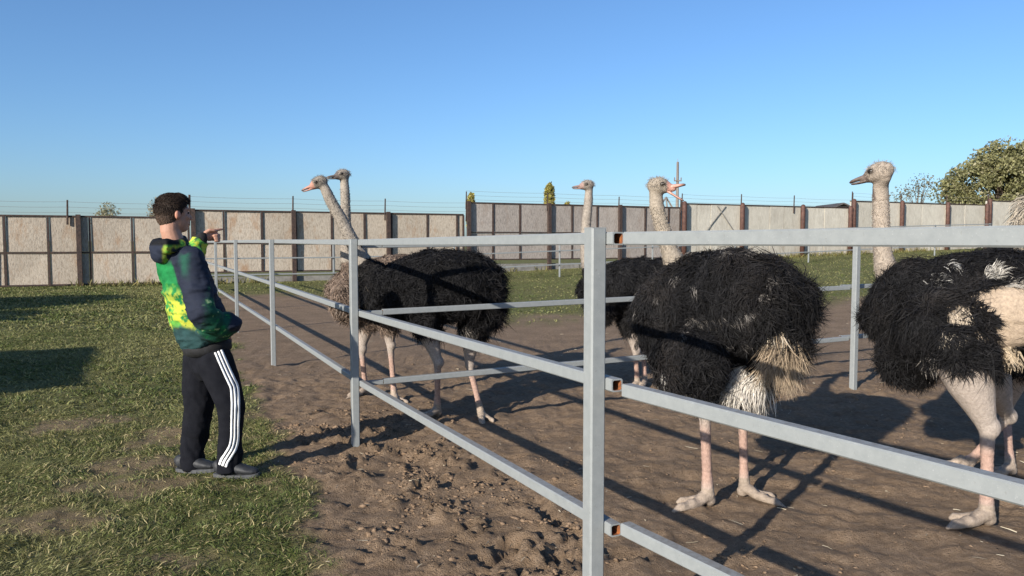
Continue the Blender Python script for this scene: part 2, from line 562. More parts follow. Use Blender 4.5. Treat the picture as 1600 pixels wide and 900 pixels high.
def panel_section(label, edges, posts, spikes, zb, zt, zm, mat, plinth=True, group='sections of the panel wall'):
    tA, tB = wt(edges[0]), wt(edges[-1])
    c = wp((tA+tB)/2, 0); c.z = wbase((tA+tB)/2)
    root = empty('panel_fence', c, label, 'fence', group)
    rr = random.Random(int(edges[0])+999)
    for a, b in zip(edges[:-1], edges[1:]):
        t0, t1 = wt(a)+0.045, wt(b)-0.045
        for (q0, q1) in ((zb+0.05, zm-0.035), (zm+0.035, zt-0.05)):
            off = rr.uniform(-0.012, 0.012)
            mb = MB(); mb.box(wp((t0+t1)/2, (q0+q1)/2, off), ((t1-t0)/2, 0.025, (q1-q0)/2), WAX)
            # slightly warped sheet
            mb.V = [tuple(Vector(v) + WN*rr.uniform(-0.012, 0.012)) for v in mb.V]
            mb.build('panel', [mat], root, org=root.location)
    wall_bar(root, 'rail', tA, tB, zt-0.05, zt, -0.045, 0.062, M['frame'])
    wall_bar(root, 'rail', tA, tB, zm-0.03, zm+0.03, -0.03, 0.055, M['frame'])
    wall_bar(root, 'rail', tA, tB, zb, zb+0.05, -0.045, 0.062, M['frame'])
    for e in edges:
        t = wt(e)
        wall_bar(root, 'stud', t-0.032, t+0.032, zb+0.051, zt-0.051, -0.043, 0.058+rr.uniform(0,0.004), M['frame'])
    for p in posts:
        t = wt(p); z0 = wbase(t)-0.3
        wall_bar(root, 'post', t-0.07, t+0.07, z0, zt+0.03, 0.064, 0.20, M['frame'])
    for p, y in spikes:
        t = wt(p); d = W0[1]+WA[1]*t
        spike(root, p, CAM_H+(378-y)*d/FPX, zt-0.3)
    if plinth:
        n = max(2, int((tB-tA)/2.9))
        for k in range(n):
            t0 = tA+(tB-tA)*k/n+0.012; t1 = tA+(tB-tA)*(k+1)/n-0.012
            b0 = min(wbase(t0), wbase(t1))
            wall_bar(root, 'plinth_slab', t0, t1, b0-0.2, max(b0+0.05, zb-0.16), -0.05, 0.05, M['plinth'])
    if len(spikes) > 1:
        wires(root, [s[0] for s in spikes], (zt, zt))
    return root

panel_section('low beige panel wall section in dark frames beside the lawn', [-125,-57,9,77,142,208,272,296], [-20,125], [(-40,312),(108,313),(297,305)], 0.03, 2.31, 1.10, M['panel_a'], plinth=False)
panel_section('beige panel wall section behind the far grey pen rails', [302,351,410,463,519,570,612,668,714,724], [303,459,606], [(298,305),(458,307),(601,311),(727,322)], 0.36, 2.575, 1.40, M['panel_a'])
panel_section('taller grey-brown panel wall section with coarse streaked sheets', [731,770,812,856,893,932,968,1007,1043,1061], [731,856,966], [(727,300),(853,303),(964,308),(1060,310)], 0.70, 3.06, 1.84, M['panel_b'])

def concrete_section(label, posts, seams, zt, spikes, brace=None):
    tA, tB = wt(posts[0]), wt(posts[-1])
    c = wp((tA+tB)/2, 0); c.z = wbase((tA+tB)/2)
    root = empty('concrete_fence', c, label, 'fence', 'sections of the panel wall')
    xs = sorted(set(posts+seams))
    for a, b in zip(xs[:-1], xs[1:]):
        t0, t1 = wt(a)+0.015, wt(b)-0.015
        b0 = min(wbase(t0), wbase(t1))-0.15
        mb = MB(); mb.box(wp((t0+t1)/2, (b0+zt)/2, random.uniform(-.02,.02)), ((t1-t0)/2, 0.06, (zt-b0)/2), WAX)
        mb.build('panel', [M['panel_c']], root, org=root.location)
    wall_bar(root, 'capping', tA, tB, zt+0.003, zt+0.05, -0.075, 0.085, M['frame'])
    for p in posts:
        t = wt(p); b0 = wbase(t)-0.3
        mb = MB(); mb.tube([wp(t, b0, .21), wp(t, zt+0.02, .21), wp(t, zt+0.10, .21), wp(t, zt+0.13, .21)], [0.115, 0.115, 0.085, 0.03], 14)
        mb.build('post', [M['pipe']], root, smooth=True, org=root.location)
    for p, y in spikes:
        t = wt(p); d = W0[1]+WA[1]*t
        spike(root, p, CAM_H+(378-y)*d/FPX, zt-0.3)
    if brace:
        for (a, za, b, zb) in brace:
            mb = MB(); mb.tube([wp(wt(a), za, .11), wp(wt(b), zb, .11)], [0.022, 0.022], 6)
            mb.build('brace', [M['plinth']], root, org=root.location)
    wires(root, [s[0] for s in spikes], (zt, zt))
    return root

concrete_section('cream concrete wall section with crossed diagonal braces', [1064,1154,1248,1322], [1087,1108,1200,1222,1285], 3.20, [(1062,303),(1154,304),(1236,306),(1326,300)], [(1095,1.75,1130,3.15),(1117,3.15,1146,1.85)])
concrete_section('cream concrete wall section below the big bush with evenly spaced pipes', [1327,1402,1473,1534], [1365,1437,1503], 3.57, [(1327,302),(1402,303),(1473,305),(1537,305)])
concrete_section('tallest cream concrete wall section at the end of the wall', [1538,1610,1680], [1573,1640], 3.85, [(1538,303),(1610,302),(1680,300)])

# ------------------------------------------------------------------ grey tube fences
def tube_beam(p0, p1, w, h, up=Vector((0,0,1)), hole0=True, hole1=True, depth=0.06):
    """square hollow section with chamfered edges; open ends show rusty inside"""
    p0, p1 = Vector(p0), Vector(p1)
    t = (p1-p0).normalized(); sd = t.cross(up).normalized(); u = sd.cross(t)
    ch = min(w, h)*0.10; a, b = w/2, h/2
    sec = [(a-ch,-b),(a,-b+ch),(a,b-ch),(a-ch,b),(-a+ch,b),(-a,b-ch),(-a,-b+ch),(-a+ch,-b)]
    wl = 0.0045
    inn = [(math.copysign(max(abs(x)-wl, 0), x)*0.99, math.copysign(max(abs(y)-wl, 0), y)*0.99) for x, y in sec]
    mb = MB()
    rings = [(p0, sec), (p1, sec), (p0, inn), (p0+t*depth, inn), (p1, inn), (p1-t*depth, inn)]
    V = [p + sd*x + u*y for p, s_ in rings for x, y in s_]
    F = []; Mi = []
    R = lambda r, k: r*8 + k % 8
    for k in range(8):
        F.append((R(0,k), R(0,k+1), R(1,k+1), R(1,k))); Mi.append(0)
    for (o, i1, i2) in ((0,2,3), (1,4,5)):
        for k in range(8):
            F.append((R(o,k), R(i1,k), R(i1,k+1), R(o,k+1))); Mi.append(0)
            F.append((R(i1,k), R(i2,k), R(i2,k+1), R(i1,k+1))); Mi.append(1)
        F.append(tuple(R(i2,k) for k in range(8))); Mi.append(1)
    mb.add(V, F); mb.M = Mi
    return mb

def fence_post(root, x, y, ztop, w=0.05, ang=None):
    z0 = gz(x, y)-0.35
    d = Vector((AX[0], AX[1], 0)) if ang is None else Vector((math.cos(ang), math.sin(ang), 0))
    mb = tube_beam((x, y, z0), (x, y, ztop), w, w, up=d)
    # welded cap plate
    mb.box((x, y, ztop+0.0015), (w*0.485, w*0.485, 0.0012), (d, Vector((-d.y, d.x, 0)), ZV))
    return mb.build('post', [M['paint'], M['rust_inside']], root, org=root.location)

def fence_rail(root, p0, p1, h=0.042, w=0.042):
    mb = tube_beam(p0, p1, w, h)
    return mb.build('rail', [M['paint'], M['rust_inside']], root, org=root.location)

A3 = Vector((AX[0], AX[1], 0)); N3 = Vector((NX[0], NX[1], 0))
Q = Vector((Q1[0], Q1[1], 0))
main = empty('rail_fence', Q + A3*10, 'long grey steel rail fence running beside the boy', 'fence', 'steel pen fences')
mt = [0.0, 3.2, 7.02, 10.84, 14.66, 18.48, 22.3]
tops = [1.494, 1.468, 1.475, 1.48, 1.48, 1.48, 1.48]
for t, zt in zip(mt, tops):
    p = Q + A3*t
    fence_post(main, p.x, p.y, zt, 0.055 if t < 1 else 0.052)
INN = 0.027 + 0.0215
hts = [(0.508, 0.45, 0.46), (0.987, 0.946, 0.955), (1.462, 1.446, 1.456)]
for (h1, h2, h3) in hts:
    off = N3*INN
    prev = None
    fence_rail(main, Q - A3*0.062 + off + ZV*(h1-0.001), Q + A3*3.2 + off + ZV*h2)
    for i in range(1, len(mt)-1):
        fence_rail(main, Q + A3*(mt[i]+0.004) + off + ZV*(h2 if i == 1 else h3), Q + A3*mt[i+1] + off + ZV*h3)

# the run that comes past the camera on the right
RB = Vector((0.515, -0.857, 0)); RN = Vector((0.857, 0.515, 0))
Rs = Q - A3*0.070 + N3*(INN + 0.012)
run = empty('rail_fence', Q + RB*1.6, 'grey steel rail run with open tube ends, right of the thick post', 'fence', 'steel pen fences')
for z0, z1 in ((0.515, 0.535), (0.972, 0.966), (1.461, 1.459)):
    fence_rail(run, Rs + RB*0.012 + RN*0.012 + ZV*z0, Rs + RB*3.3 + RN*0.012 + ZV*z1)
pe = Q + RB*3.2
fence_post(run, pe.x, pe.y, 1.49, 0.055, math.atan2(RB.y, RB.x))

# cross fence between the two pens
P2 = Q + A3*3.2
cross = empty('rail_fence', P2 + N3*3, 'grey steel cross fence dividing the ostriches into two pens', 'fence', 'steel pen fences')
for k in (4.98, 9.9):
    p = P2 + N3*k
    fence_post(cross, p.x, p.y, 1.48, 0.056)
for z in (0.44, 0.945, 1.428):
    fence_rail(cross, P2 + N3*0.22 + A3*0.05 + ZV*z, P2 + N3*4.94 + A3*0.051 + ZV*(z+0.055))
    fence_rail(cross, P2 + N3*4.90 + A3*0.096 + ZV*(z+0.06), P2 + N3*9.9 + A3*0.096 + ZV*(z+0.06))
for z in (0.44, 0.945, 1.428):      # short welded brackets at the corner post
    fence_rail(cross, P2 + N3*0.072 + A3*0.052 + ZV*(z-0.004), P2 + N3*0.216 + A3*0.052 + ZV*(z-0.004), 0.034, 0.034)

# far fence in front of the panel wall
FC = Q + A3*22.3
far = empty('rail_fence', FC + N3*14, 'distant grey steel rail fence in front of the panel wall', 'fence', 'steel pen fences')
prev = FC
for k in range(1, 10):
    p = FC + N3*4.1*k
    zb = float(base_z(p.x, p.y)); zp = float(base_z(prev.x, prev.y))
    fence_post(far, p.x, p.y, zb+1.47, 0.05)
    for h in (0.46, 0.955, 1.44):
        fence_rail(far, prev + N3*0.03 - A3*0.047 + ZV*(zp+h), p - A3*0.047 + N3*0.02 + ZV*(zb+h))
    prev = p
# ------------------------------------------------------------------ ostriches
def seg_dist(P, A, B):
    A = np.asarray(A, float); B = np.asarray(B, float)
    ab = B-A; t = np.clip(((P-A)@ab)/(ab@ab+1e-9), 0, 1)
    return np.linalg.norm(P-(A+t[:,None]*ab), axis=1), t

BLACK = np.array([0.0070, 0.0066, 0.0074]); WHITE = np.array([0.62, 0.57, 0.50]); TAN = np.array([0.40, 0.30, 0.20])
GREY = np.array([0.20, 0.165, 0.14]); BROWN = np.array([0.145, 0.105, 0.080])

def in_poly(px, py, poly):
    r = np.zeros(len(px), bool); n = len(poly); j = n-1
    for i in range(n):
        xi, yi = poly[i]; xj, yj = poly[j]
        c = ((yi > py) != (yj > py)) & (px < (xj-xi)*(py-yi)/((yj-yi)+1e-12)+xi)
        r ^= c; j = i
    return r

def ostrich(label, center, face, length, zc, rz, ry, neck, head, hdir, legs, lobes=(), plume=BLACK, nfeath=9000,
            neck_col=(0.40,0.335,0.275), beak_col=(0.45,0.25,0.19), gape=0.0, clusters=(), bare=(), tufts=0, flen=0.06, fw=0.0062,
            bare_col=(0.52,0.40,0.29), leg_col=(0.50,0.42,0.36), leg_top=0.7, hs=1.0, voxel=0.009, tone=0.5):
    C = Vector(center); F = Vector((face[0], face[1], 0)).normalized(); S = ZV.cross(F)
    C.z = gz(C.x, C.y)
    root = empty('ostrich', C, label, 'ostrich', 'ostriches in the pens')
    W = lambda a, b, c: Vector((C.x, C.y, 0)) + F*a + S*b + ZV*c
    mb = MB()
    h = length/2
    st = [(-1.0,.00,.10,.10), (-.90,.02,.48,.45), (-.62,.04,.84,.80), (-.2,.02,1.0,1.0), (.25,.0,.97,.97), (.62,-.02,.80,.76), (.88,-.02,.48,.45), (1.0,-.0,.14,.14)]
    mb.tube([W(a*h, 0, zc+dz) for a, dz, _, _ in st], [(ry*b, rz*c) for _, _, c, b in st], 28)
    for (px, py, d, ra, rb, rc) in lobes:
        mb.ell(at(px, py, d), (ra, rb, rc), (F, S, ZV))
    npts = [at(a, b, d) for a, b, d, r in neck]; nr = [r for *_, r in neck]
    # smooth the neck path
    fine = []; fr = []
    for i in range(len(npts)-1):
        p0 = npts[max(i-1,0)]; p1 = npts[i]; p2 = npts[i+1]; p3 = npts[min(i+2, len(npts)-1)]
        for q in range(5):
            t = q/5
            fine.append(0.5*((2*p1)+(p2-p0)*t+(2*p0-5*p1+4*p2-p3)*t*t+(3*p1-p0-3*p2+p3)*t**3)); fr.append(nr[i]*(1-t)+nr[i+1]*t)
    fine.append(npts[-1]); fr.append(nr[-1])
    mb.tube(fine, fr, 18, up=tuple(S))
    root_n = W(h*0.45, 0, zc)
    mb.tube([root_n, fine[0], fine[4]], [rz*0.6, nr[0]*1.1, fr[4]], 18, up=tuple(S))
    # head
    hc = at(*head); hx = Vector(hdir).normalized(); hy = ZV.cross(hx).normalized(); hz = hx.cross(hy)
    HA = (hx, hy, hz)
    H = lambda a, b, c: hc + (hx*a + hy*b + hz*c)*hs
    sk = [(-.072,.004,.012,.014), (-.058,.006,.036,.036), (-.03,.010,.050,.050), (.0,.010,.052,.053), (.032,.006,.043,.044), (.06,-.002,.031,.031), (.085,-.008,.022,.018), (.10,-.010,.012,.010)]
    mb.tube([H(a, 0, c) for a, c, _, _ in sk], [(x*hs, z*hs) for _, _, x, z in sk], 18)
    for s in (-1, 1):
        mb.ell(H(.018, s*.036, .022), (.028*hs, .018*hs, .022*hs), HA)         # brow and eye socket
    mb.tube([fine[-2], fine[-1], H(-.025, 0, -.012)], [nr[-1], nr[-1]*1.0, .036*hs], 16, up=tuple(S))
    # legs
    segs_leg = []
    for L in legs:
        knee = Vector(L['knee']); ank = Vector(L['ankle']); foot = Vector(L['foot'])
        foot.z = gz(foot.x, foot.y) + 0.055 + L.get('lift', 0)
        k = L.get('k', 1.0)
        mid = knee.lerp(ank, 0.45)
        tr_ = L.get('tr', [.09*k, .115*k, .080*k, .052*k, .040*k, .038*k])
        mb.tube([knee + ZV*0.12, knee, mid, knee.lerp(ank, .75), knee.lerp(ank, .93), ank], tr_, 16, up=tuple(F))
        mb.ell(ank - F*0.008, (.044*k, .042*k, .052*k), (F, S, ZV))
        mb.tube([ank, ank.lerp(foot, .12), ank.lerp(foot, .35), ank.lerp(foot, .7), ank.lerp(foot, .93), foot], [.038*k, .030*k, .0255*k, .0245*k, .032*k, .036*k], 14, up=tuple(S))
        td = Vector((L['toe'][0], L['toe'][1], 0)).normalized(); ts = ZV.cross(td)
        inner = L.get('inner', 1)
        gf = foot.z - 0.055
        sl = L.get('slope', 0.0)
        tp = lambda a, b, c: Vector((foot.x, foot.y, gf)) + td*a + ts*b + ZV*(c + sl*(0.2-a))
        mb.tube([foot, tp(.04,0,.050), tp(.085,.004*inner,.032), tp(.125,.006*inner,.034), tp(.16,.006*inner,.026), tp(.20,.004*inner,.028), tp(.238,0,.016), tp(.262,0,.010)],
                [.034*k, (.032*k,.031*k), (.028*k,.024*k), (.030*k,.027*k), (.025*k,.020*k), (.027*k,.022*k), .013*k, .007*k], 12)
        mb.tube([foot - ZV*.008, tp(.03,-.034*inner,.036), tp(.075,-.066*inner,.024), tp(.12,-.086*inner,.022), tp(.145,-.094*inner,.013)],
                [.028*k, .024*k, .019*k, .020*k, .008*k], 10)
        mb.ell(tp(-.012,0,.032), (.034*k,.032*k,.032*k), (td, ts, ZV))
        segs_leg.append((np.array(knee), np.array(ank), np.array(foot), td))
    me = remesh(mb, 'body', voxel, 2)
    V, N, T = arrays(me)
    nz = fbm(V[:,0]*9, V[:,1]*9, V[:,2]*9, s=61, o=4)
    # surface ripples on skin
    fp = np.array([tuple(p) for p in fine])
    dn = np.full(len(V), 9.0); tn = np.zeros(len(V))
    for i in range(len(fp)-1):
        d, t = seg_dist(V, fp[i], fp[i+1]); d = d/max(fr[i], .03)
        up = d < dn; dn = np.where(up, d, dn); tn = np.where(up, (i+t)/(len(fp)-1), tn)
    dh = np.linalg.norm(V-np.array(hc), axis=1)/(0.115*hs)
    isneck = ((dn < 1.7) & (tn > 0.22)) | (dh < 1.15)
    dl = np.full(len(V), 9.0); tl = np.zeros(len(V))
    for kn, an, ft, td in segs_leg:
        d, t = seg_dist(V, kn, an); d = d/.13; up = d < dl; dl = np.where(up, d, dl); tl = np.where(up, t, tl)
        d, t = seg_dist(V, an, ft); d = d/.07; up = d < dl; dl = np.where(up, d, dl); tl = np.where(up, 1+t, tl)
        d = np.linalg.norm(V-ft, axis=1)/.38; up = (d < 1) & (V[:,2] < ft[2]+.05); dl = np.where(up, 0, dl); tl = np.where(up, 2, tl)
    isleg = (V[:,2]-C.z < leg_top + 0.10*(nz-.5)) & (dl < 1.45)
    col = np.tile(plume*1.2, (len(V),1))
    nc = np.array(neck_col)*0.76
    cn = nc*(0.86+0.28*nz[:,None])
    # face: greyer crown, pinker lores
    fx = (V-np.array(hc))@np.array(hx); fz = (V-np.array(hc))@np.array(hz)
    cn = np.where((dh < 1.2)[:,None] & (fx > 0.045*hs)[:,None], np.array(beak_col)*(0.8+0.4*nz[:,None]), cn)
    for sg in (-1, 1):
        de = np.linalg.norm((V-np.array(H(.022, sg*.047, .018)))*np.array([1,1,1.25]), axis=1)
        ew = (1-sstep(.016*hs, .027*hs, de))[:,None]; cn = cn*(1-ew*.75) + np.array([0.07,0.055,0.045])*ew*.75
    col = np.where(isneck[:,None], cn, col)
    lc = np.array(leg_col)*0.72
    pink = np.array([0.40,0.262,0.208])
    tar = sstep(1.05, 1.35, tl)*(1-sstep(1.75, 2.0, tl))
    cl = lc*(0.82+0.32*nz[:,None])*(1-tar[:,None]) + pink*(0.78+0.4*nz[:,None])*tar[:,None]
    cl = np.where((tl >= 1.9)[:,None], np.array([0.33,0.262,0.205])*(0.65+0.6*nz[:,None]), cl)
    col = np.where(isleg[:,None], cl, col)
    ppx, ppy = proj(V)
    isbare = np.zeros(len(V), bool)
    facing = ((np.array([0,0,CAM_H])-V)*N).sum(1) > 0
    for poly in bare:
        isbare |= in_poly(ppx + (nz-.5)*14, ppy + (nz-.5)*14, poly) & facing
    isbare &= ~isleg & ~isneck
    col = np.where(isbare[:,None], np.array(bare_col)*0.78*(0.7+0.6*nz[:,None]), col)
    # wrinkled skin: horizontal scutes on the shanks, rings on the neck
    disp = np.where(isleg & (tl > 1.05), 0.0010*np.sin(V[:,2]*230+nz*9), np.where(isleg, .006*(nz-.5), 0))
    disp = np.where(isneck, 0.0012*np.sin(tn*170+nz*9), disp)
    disp = np.where(isbare, 0.035*(fbm(V[:,0]*7, V[:,1]*7, V[:,2]*14, s=67, o=3)-.5), disp)
    tors = ~isneck & ~isleg & ~isbare
    disp = np.where(tors, .07*(fbm(V[:,0]*11, V[:,1]*11, V[:,2]*11, s=66, o=3)-.5), disp)
    V = V+N*np.where(tors, disp, 0)[:,None]; disp = np.where(tors, 0, disp)
    me.vertices.foreach_set('co', (V+N*disp[:,None]-np.array(C)).astype(np.float32).ravel())
    me.update()
    set_col(me, np.clip(col, 0, 1))
    body = link('body', me, root, [M['birdskin']])
    # beak
    bk = MB()
    g = gape
    up = [(.052,.002,.026,.016), (.08,.002+g*.004,.024,.014), (.115,.001+g*.012,.021,.010), (.14,-.002+g*.02,.017,.008), (.152,-.006+g*.024,.008,.005)]
    bk.tube([H(a,0,c) for a, c, _, _ in up], [(x*hs, z*hs) for _, _, x, z in up], 12)
    lo = [(.045,-.016-g*.002,.024,.009), (.08,-.019-g*.02,.021,.007), (.115,-.018-g*.042,.017,.006), (.138,-.016-g*.056,.012,.005), (.146,-.015-g*.060,.006,.003)]
    bk.tube([H(a,0,c) for a, c, _, _ in lo], [(x*hs, z*hs) for _, _, x, z in lo], 12)
    bme = bk.mesh('beak'); Vb, _, _ = arrays(bme)
    tb = sstep(.12*hs, .15*hs, (Vb-np.array(hc))@np.array(hx))[:,None]
    set_col(bme, np.array(beak_col)*(1-tb) + np.array([0.10,0.07,0.055])*tb)
    bme.transform(Matrix.Translation(-C))
    link('beak', bme, root, [M['beak']], smooth=True)
    for s in (-1, 1):
        e = MB(); e.ell(H(.022, s*.0475, .018), (.0150*hs, .0085*hs, .0120*hs), HA, 14, 9)
        e.build('eye', [M['eye']], root, smooth=True, org=C)
    # ------------ plumage
    Fv, Sv = np.array(F), np.array(S)
    nfac = np.where(isneck | isleg | isbare, 0.0, 1.0)
    P, NN = sample(V, N, T, nfeath, nfac)
    lp = P-np.array([C.x, C.y, 0]); lx = lp@Fv; ly = lp@Sv; lz = lp[:,2]
    clump = np.stack([fbm(P[:,0]*11, P[:,1]*11, P[:,2]*11, s=70+q, o=2)-.5 for q in range(3)], 1)
    D = -Fv[None]*(0.7) + np.array([0,0,-1])*0.7 + clump*4.2 + rng.normal(size=P.shape)*0.65
    D = D - NN*(D*NN).sum(1, keepdims=True)*0.85
    D = unit(D + NN*0.22)
    LL = flen*rng.uniform(0.55, 1.35, nfeath)*(0.8+0.7*sstep(-.15, -.6, lx/h*0.6))
    WW = fw*rng.uniform(0.5, 1.3, nfeath)
    fv, fq, k = ribbons(P, NN, D, LL, WW, grav=0.25, lift=0.20, curl=0.9, nseg=2, prof=(.9,1.0,.15))
    cc = np.tile(plume, (nfeath,1))*rng.uniform(0.6, 1.7, (nfeath,1))
    fade = sstep(.45, .75, fbm(P[:,0]*5, P[:,1]*5, P[:,2]*5, s=81, o=3))[:,None]*rng.random((nfeath,1))
    cc = cc*(1-fade*tone*0.45) + np.array([0.068,0.056,0.049])*fade*tone*0.45
    if plume is not BLACK:
        cc = cc*(0.6+0.9*fbm(P[:,0]*14, P[:,1]*14, P[:,2]*14, s=83, o=2)[:,None]) + np.array([0.10,0.08,0.065])*(rng.random((nfeath,1)) > .75)
    VV = [fv]; QQ = [fq]; CC = [np.repeat(cc, k, 0)]; off = len(fv)
    def add(v, q, c, kk):
        nonlocal off
        VV.append(v); QQ.append(q+off); CC.append(np.repeat(c, kk, 0)); off += len(v)
    # scattered pale tufts on the back
    if tufts:
        wt_ = nfac*(V[:,2] > C.z+zc-rz*.55)
        cP, cN = sample(V, N, T, tufts, wt_)
        for q in range(tufts):
            m_ = rng.integers(40, 90)
            p = cP[q]+rng.normal(size=(m_,3))*0.012; n_ = np.repeat(cN[q][None], m_, 0)
            d = unit(-Fv*0.6+np.array([0,0,-.8])+rng.normal(size=(m_,3))*.26); d = unit(d-n_*(d*n_).sum(1,keepdims=True)*.8+n_*.35)
            v, q4, kk = ribbons(p, n_, d, rng.uniform(.018,.040,m_), rng.uniform(.0025,.005,m_), .2, .2, .5)
            add(v, q4, np.clip(np.array([0.13,0.118,0.108])*rng.uniform(.3,1.4,(m_,1)), 0, .6), kk)
    # feather clusters placed where the camera ray meets the body
    bvh = BVHTree.FromPolygons([tuple(v) for v in V], [tuple(t) for t in T])
    for (cx, cy, rx, ry_, n, ln, wd, c, dr) in clusters:
        ps, ns = [], []
        for q in range(n):
            a = rng.uniform(0, 2*math.pi); r = math.sqrt(rng.random())
            hit = bvh.ray_cast(Vector((0,0,CAM_H)), ray(cx+rx*r*math.cos(a), cy+ry_*r*math.sin(a)).normalized())
            if hit[0] is not None: ps.append(tuple(hit[0])); ns.append(tuple(hit[1]))
        if not ps: continue
        p = np.array(ps); n_ = np.array(ns); m_ = len(p)
        d = Fv*dr[0]+Sv*dr[1]+np.array([0,0,1.0])*dr[2]
        lump = np.stack([fbm(p[:,0]*16, p[:,1]*16, p[:,2]*16, s=90+z, o=2)-.5 for z in range(3)], 1)
        d = unit(d+rng.normal(size=(m_,3))*.20+lump*.9); hang = dr[2] <= -1
        d = unit(d-n_*(d*n_).sum(1,keepdims=True)*.5+n_*(.05 if hang else .18))
        v, q4, kk = ribbons(p, n_, d, ln*rng.uniform(.6,1.25,m_), wd*rng.uniform(.5,1.3,m_), .35, .10 if hang else .25, .3)
        add(v, q4, np.clip(np.array(c)*0.84*rng.uniform(.55,1.2,(m_,1)), 0, .85), kk)
    # fluff on neck and crown
    nk = isneck & (dh > 1.0)
    cr = (dh < 1.2) & (fz > 0.0) & (fx < 0.045*hs)
    for msk, n, ln, wd, lift in ((nk, 2600, .009, .0026, .45), (cr, 520, .019, .0016, .9)):
        p, n_ = sample(V, N, T, n, msk.astype(float))
        if len(p) == 0: continue
        d = unit(np.array([0,0,-.7 if lift < 1 else .1])+n_*lift+rng.normal(size=p.shape)*.35)
        v, q4, kk = ribbons(p, n_, d, ln*rng.uniform(.5,1.3,n), wd*rng.uniform(.6,1.4,n), .1, .1, .4)
        add(v, q4, np.clip(nc*rng.uniform(.65,1.02,(n,1)), 0, .8), kk)
    VA = np.concatenate(VV)-np.array(C)
    pm = np_mesh('plumage', VA, quads=np.concatenate(QQ)); set_col(pm, np.concatenate(CC))
    po = link('plumage', pm, root, [M['feather']], smooth=True)
    tag(po, kind='stuff')
    return root

def leg(ankle, foot, knee, toe, **k):
    d = dict(ankle=ankle, foot=foot, knee=knee, toe=toe); d.update(k); return d

# left pen: black male in front, grey female behind
ostrich('black ostrich stretching a bent neck and pink beak past the fence post', (-0.645,6.32,0), (-1,0.03), 1.10, 1.07, 0.285, 0.27,
        [(600,440,6.3,.11),(572,415,6.3,.075),(551,378,6.3,.056),(534,344,6.29,.049),(518,316,6.28,.045),(509,297,6.27,.042)],
        (499,287,6.26), (-.90,-.25,-.36),
        [leg(at(684,566,6.2), at(683,640,6.26), at(664,500,6.22), (-.6,-.8)), leg(at(733,570,6.4), at(752,640,6.3), at(738,505,6.4), (.1,-1), inner=-1)],
        lobes=[(690,440,6.2,.34,.16,.22),(590,455,6.3,.15,.18,.22),(768,482,6.3,.07,.09,.12)],
        nfeath=42000, leg_top=.66, beak_col=(0.46,0.24,0.18), neck_col=(0.37,0.32,0.265),
        clusters=[(742,522,16,16,140,.07,.008,(.17,.15,.135),(-.2,0,-1)),(718,513,14,5,40,.06,.007,(.34,.30,.26),(-.4,0,-.9)),(568,462,6,30,60,.05,.006,(.18,.15,.11),(-.2,0,-1))])
ostrich('grey-brown ostrich standing upright behind the black one at the corner', (-1.13,7.15,0), (-1,0.0), 1.16, 1.03, 0.27, 0.27,
        [(560,450,7.1,.12),(546,415,7.1,.075),(541,370,7.1,.052),(540,330,7.1,.045),(539,300,7.1,.042),(538,285,7.1,.04)],
        (535,275,7.08), (-.80,-.55,-.10),
        [leg(at(565,545,7.15), at(571,607,7.18), at(575,490,7.2), (-.5,-.8)), leg(at(610,540,6.95), at(616,612,6.93), at(606,490,6.98), (.35,-.9), inner=-1)],
        lobes=[(543,465,7.05,.16,.17,.22)], plume=BROWN, nfeath=20000, leg_top=.62, beak_col=(0.12,0.10,0.09), neck_col=(0.40,0.345,0.285), tone=0.2,
        clusters=[(527,505,12,8,80,.06,.008,(.10,.075,.06),(.2,0,-1)),(530,450,16,40,160,.05,.010,(.25,.205,.175),(-.1,0,-1))])
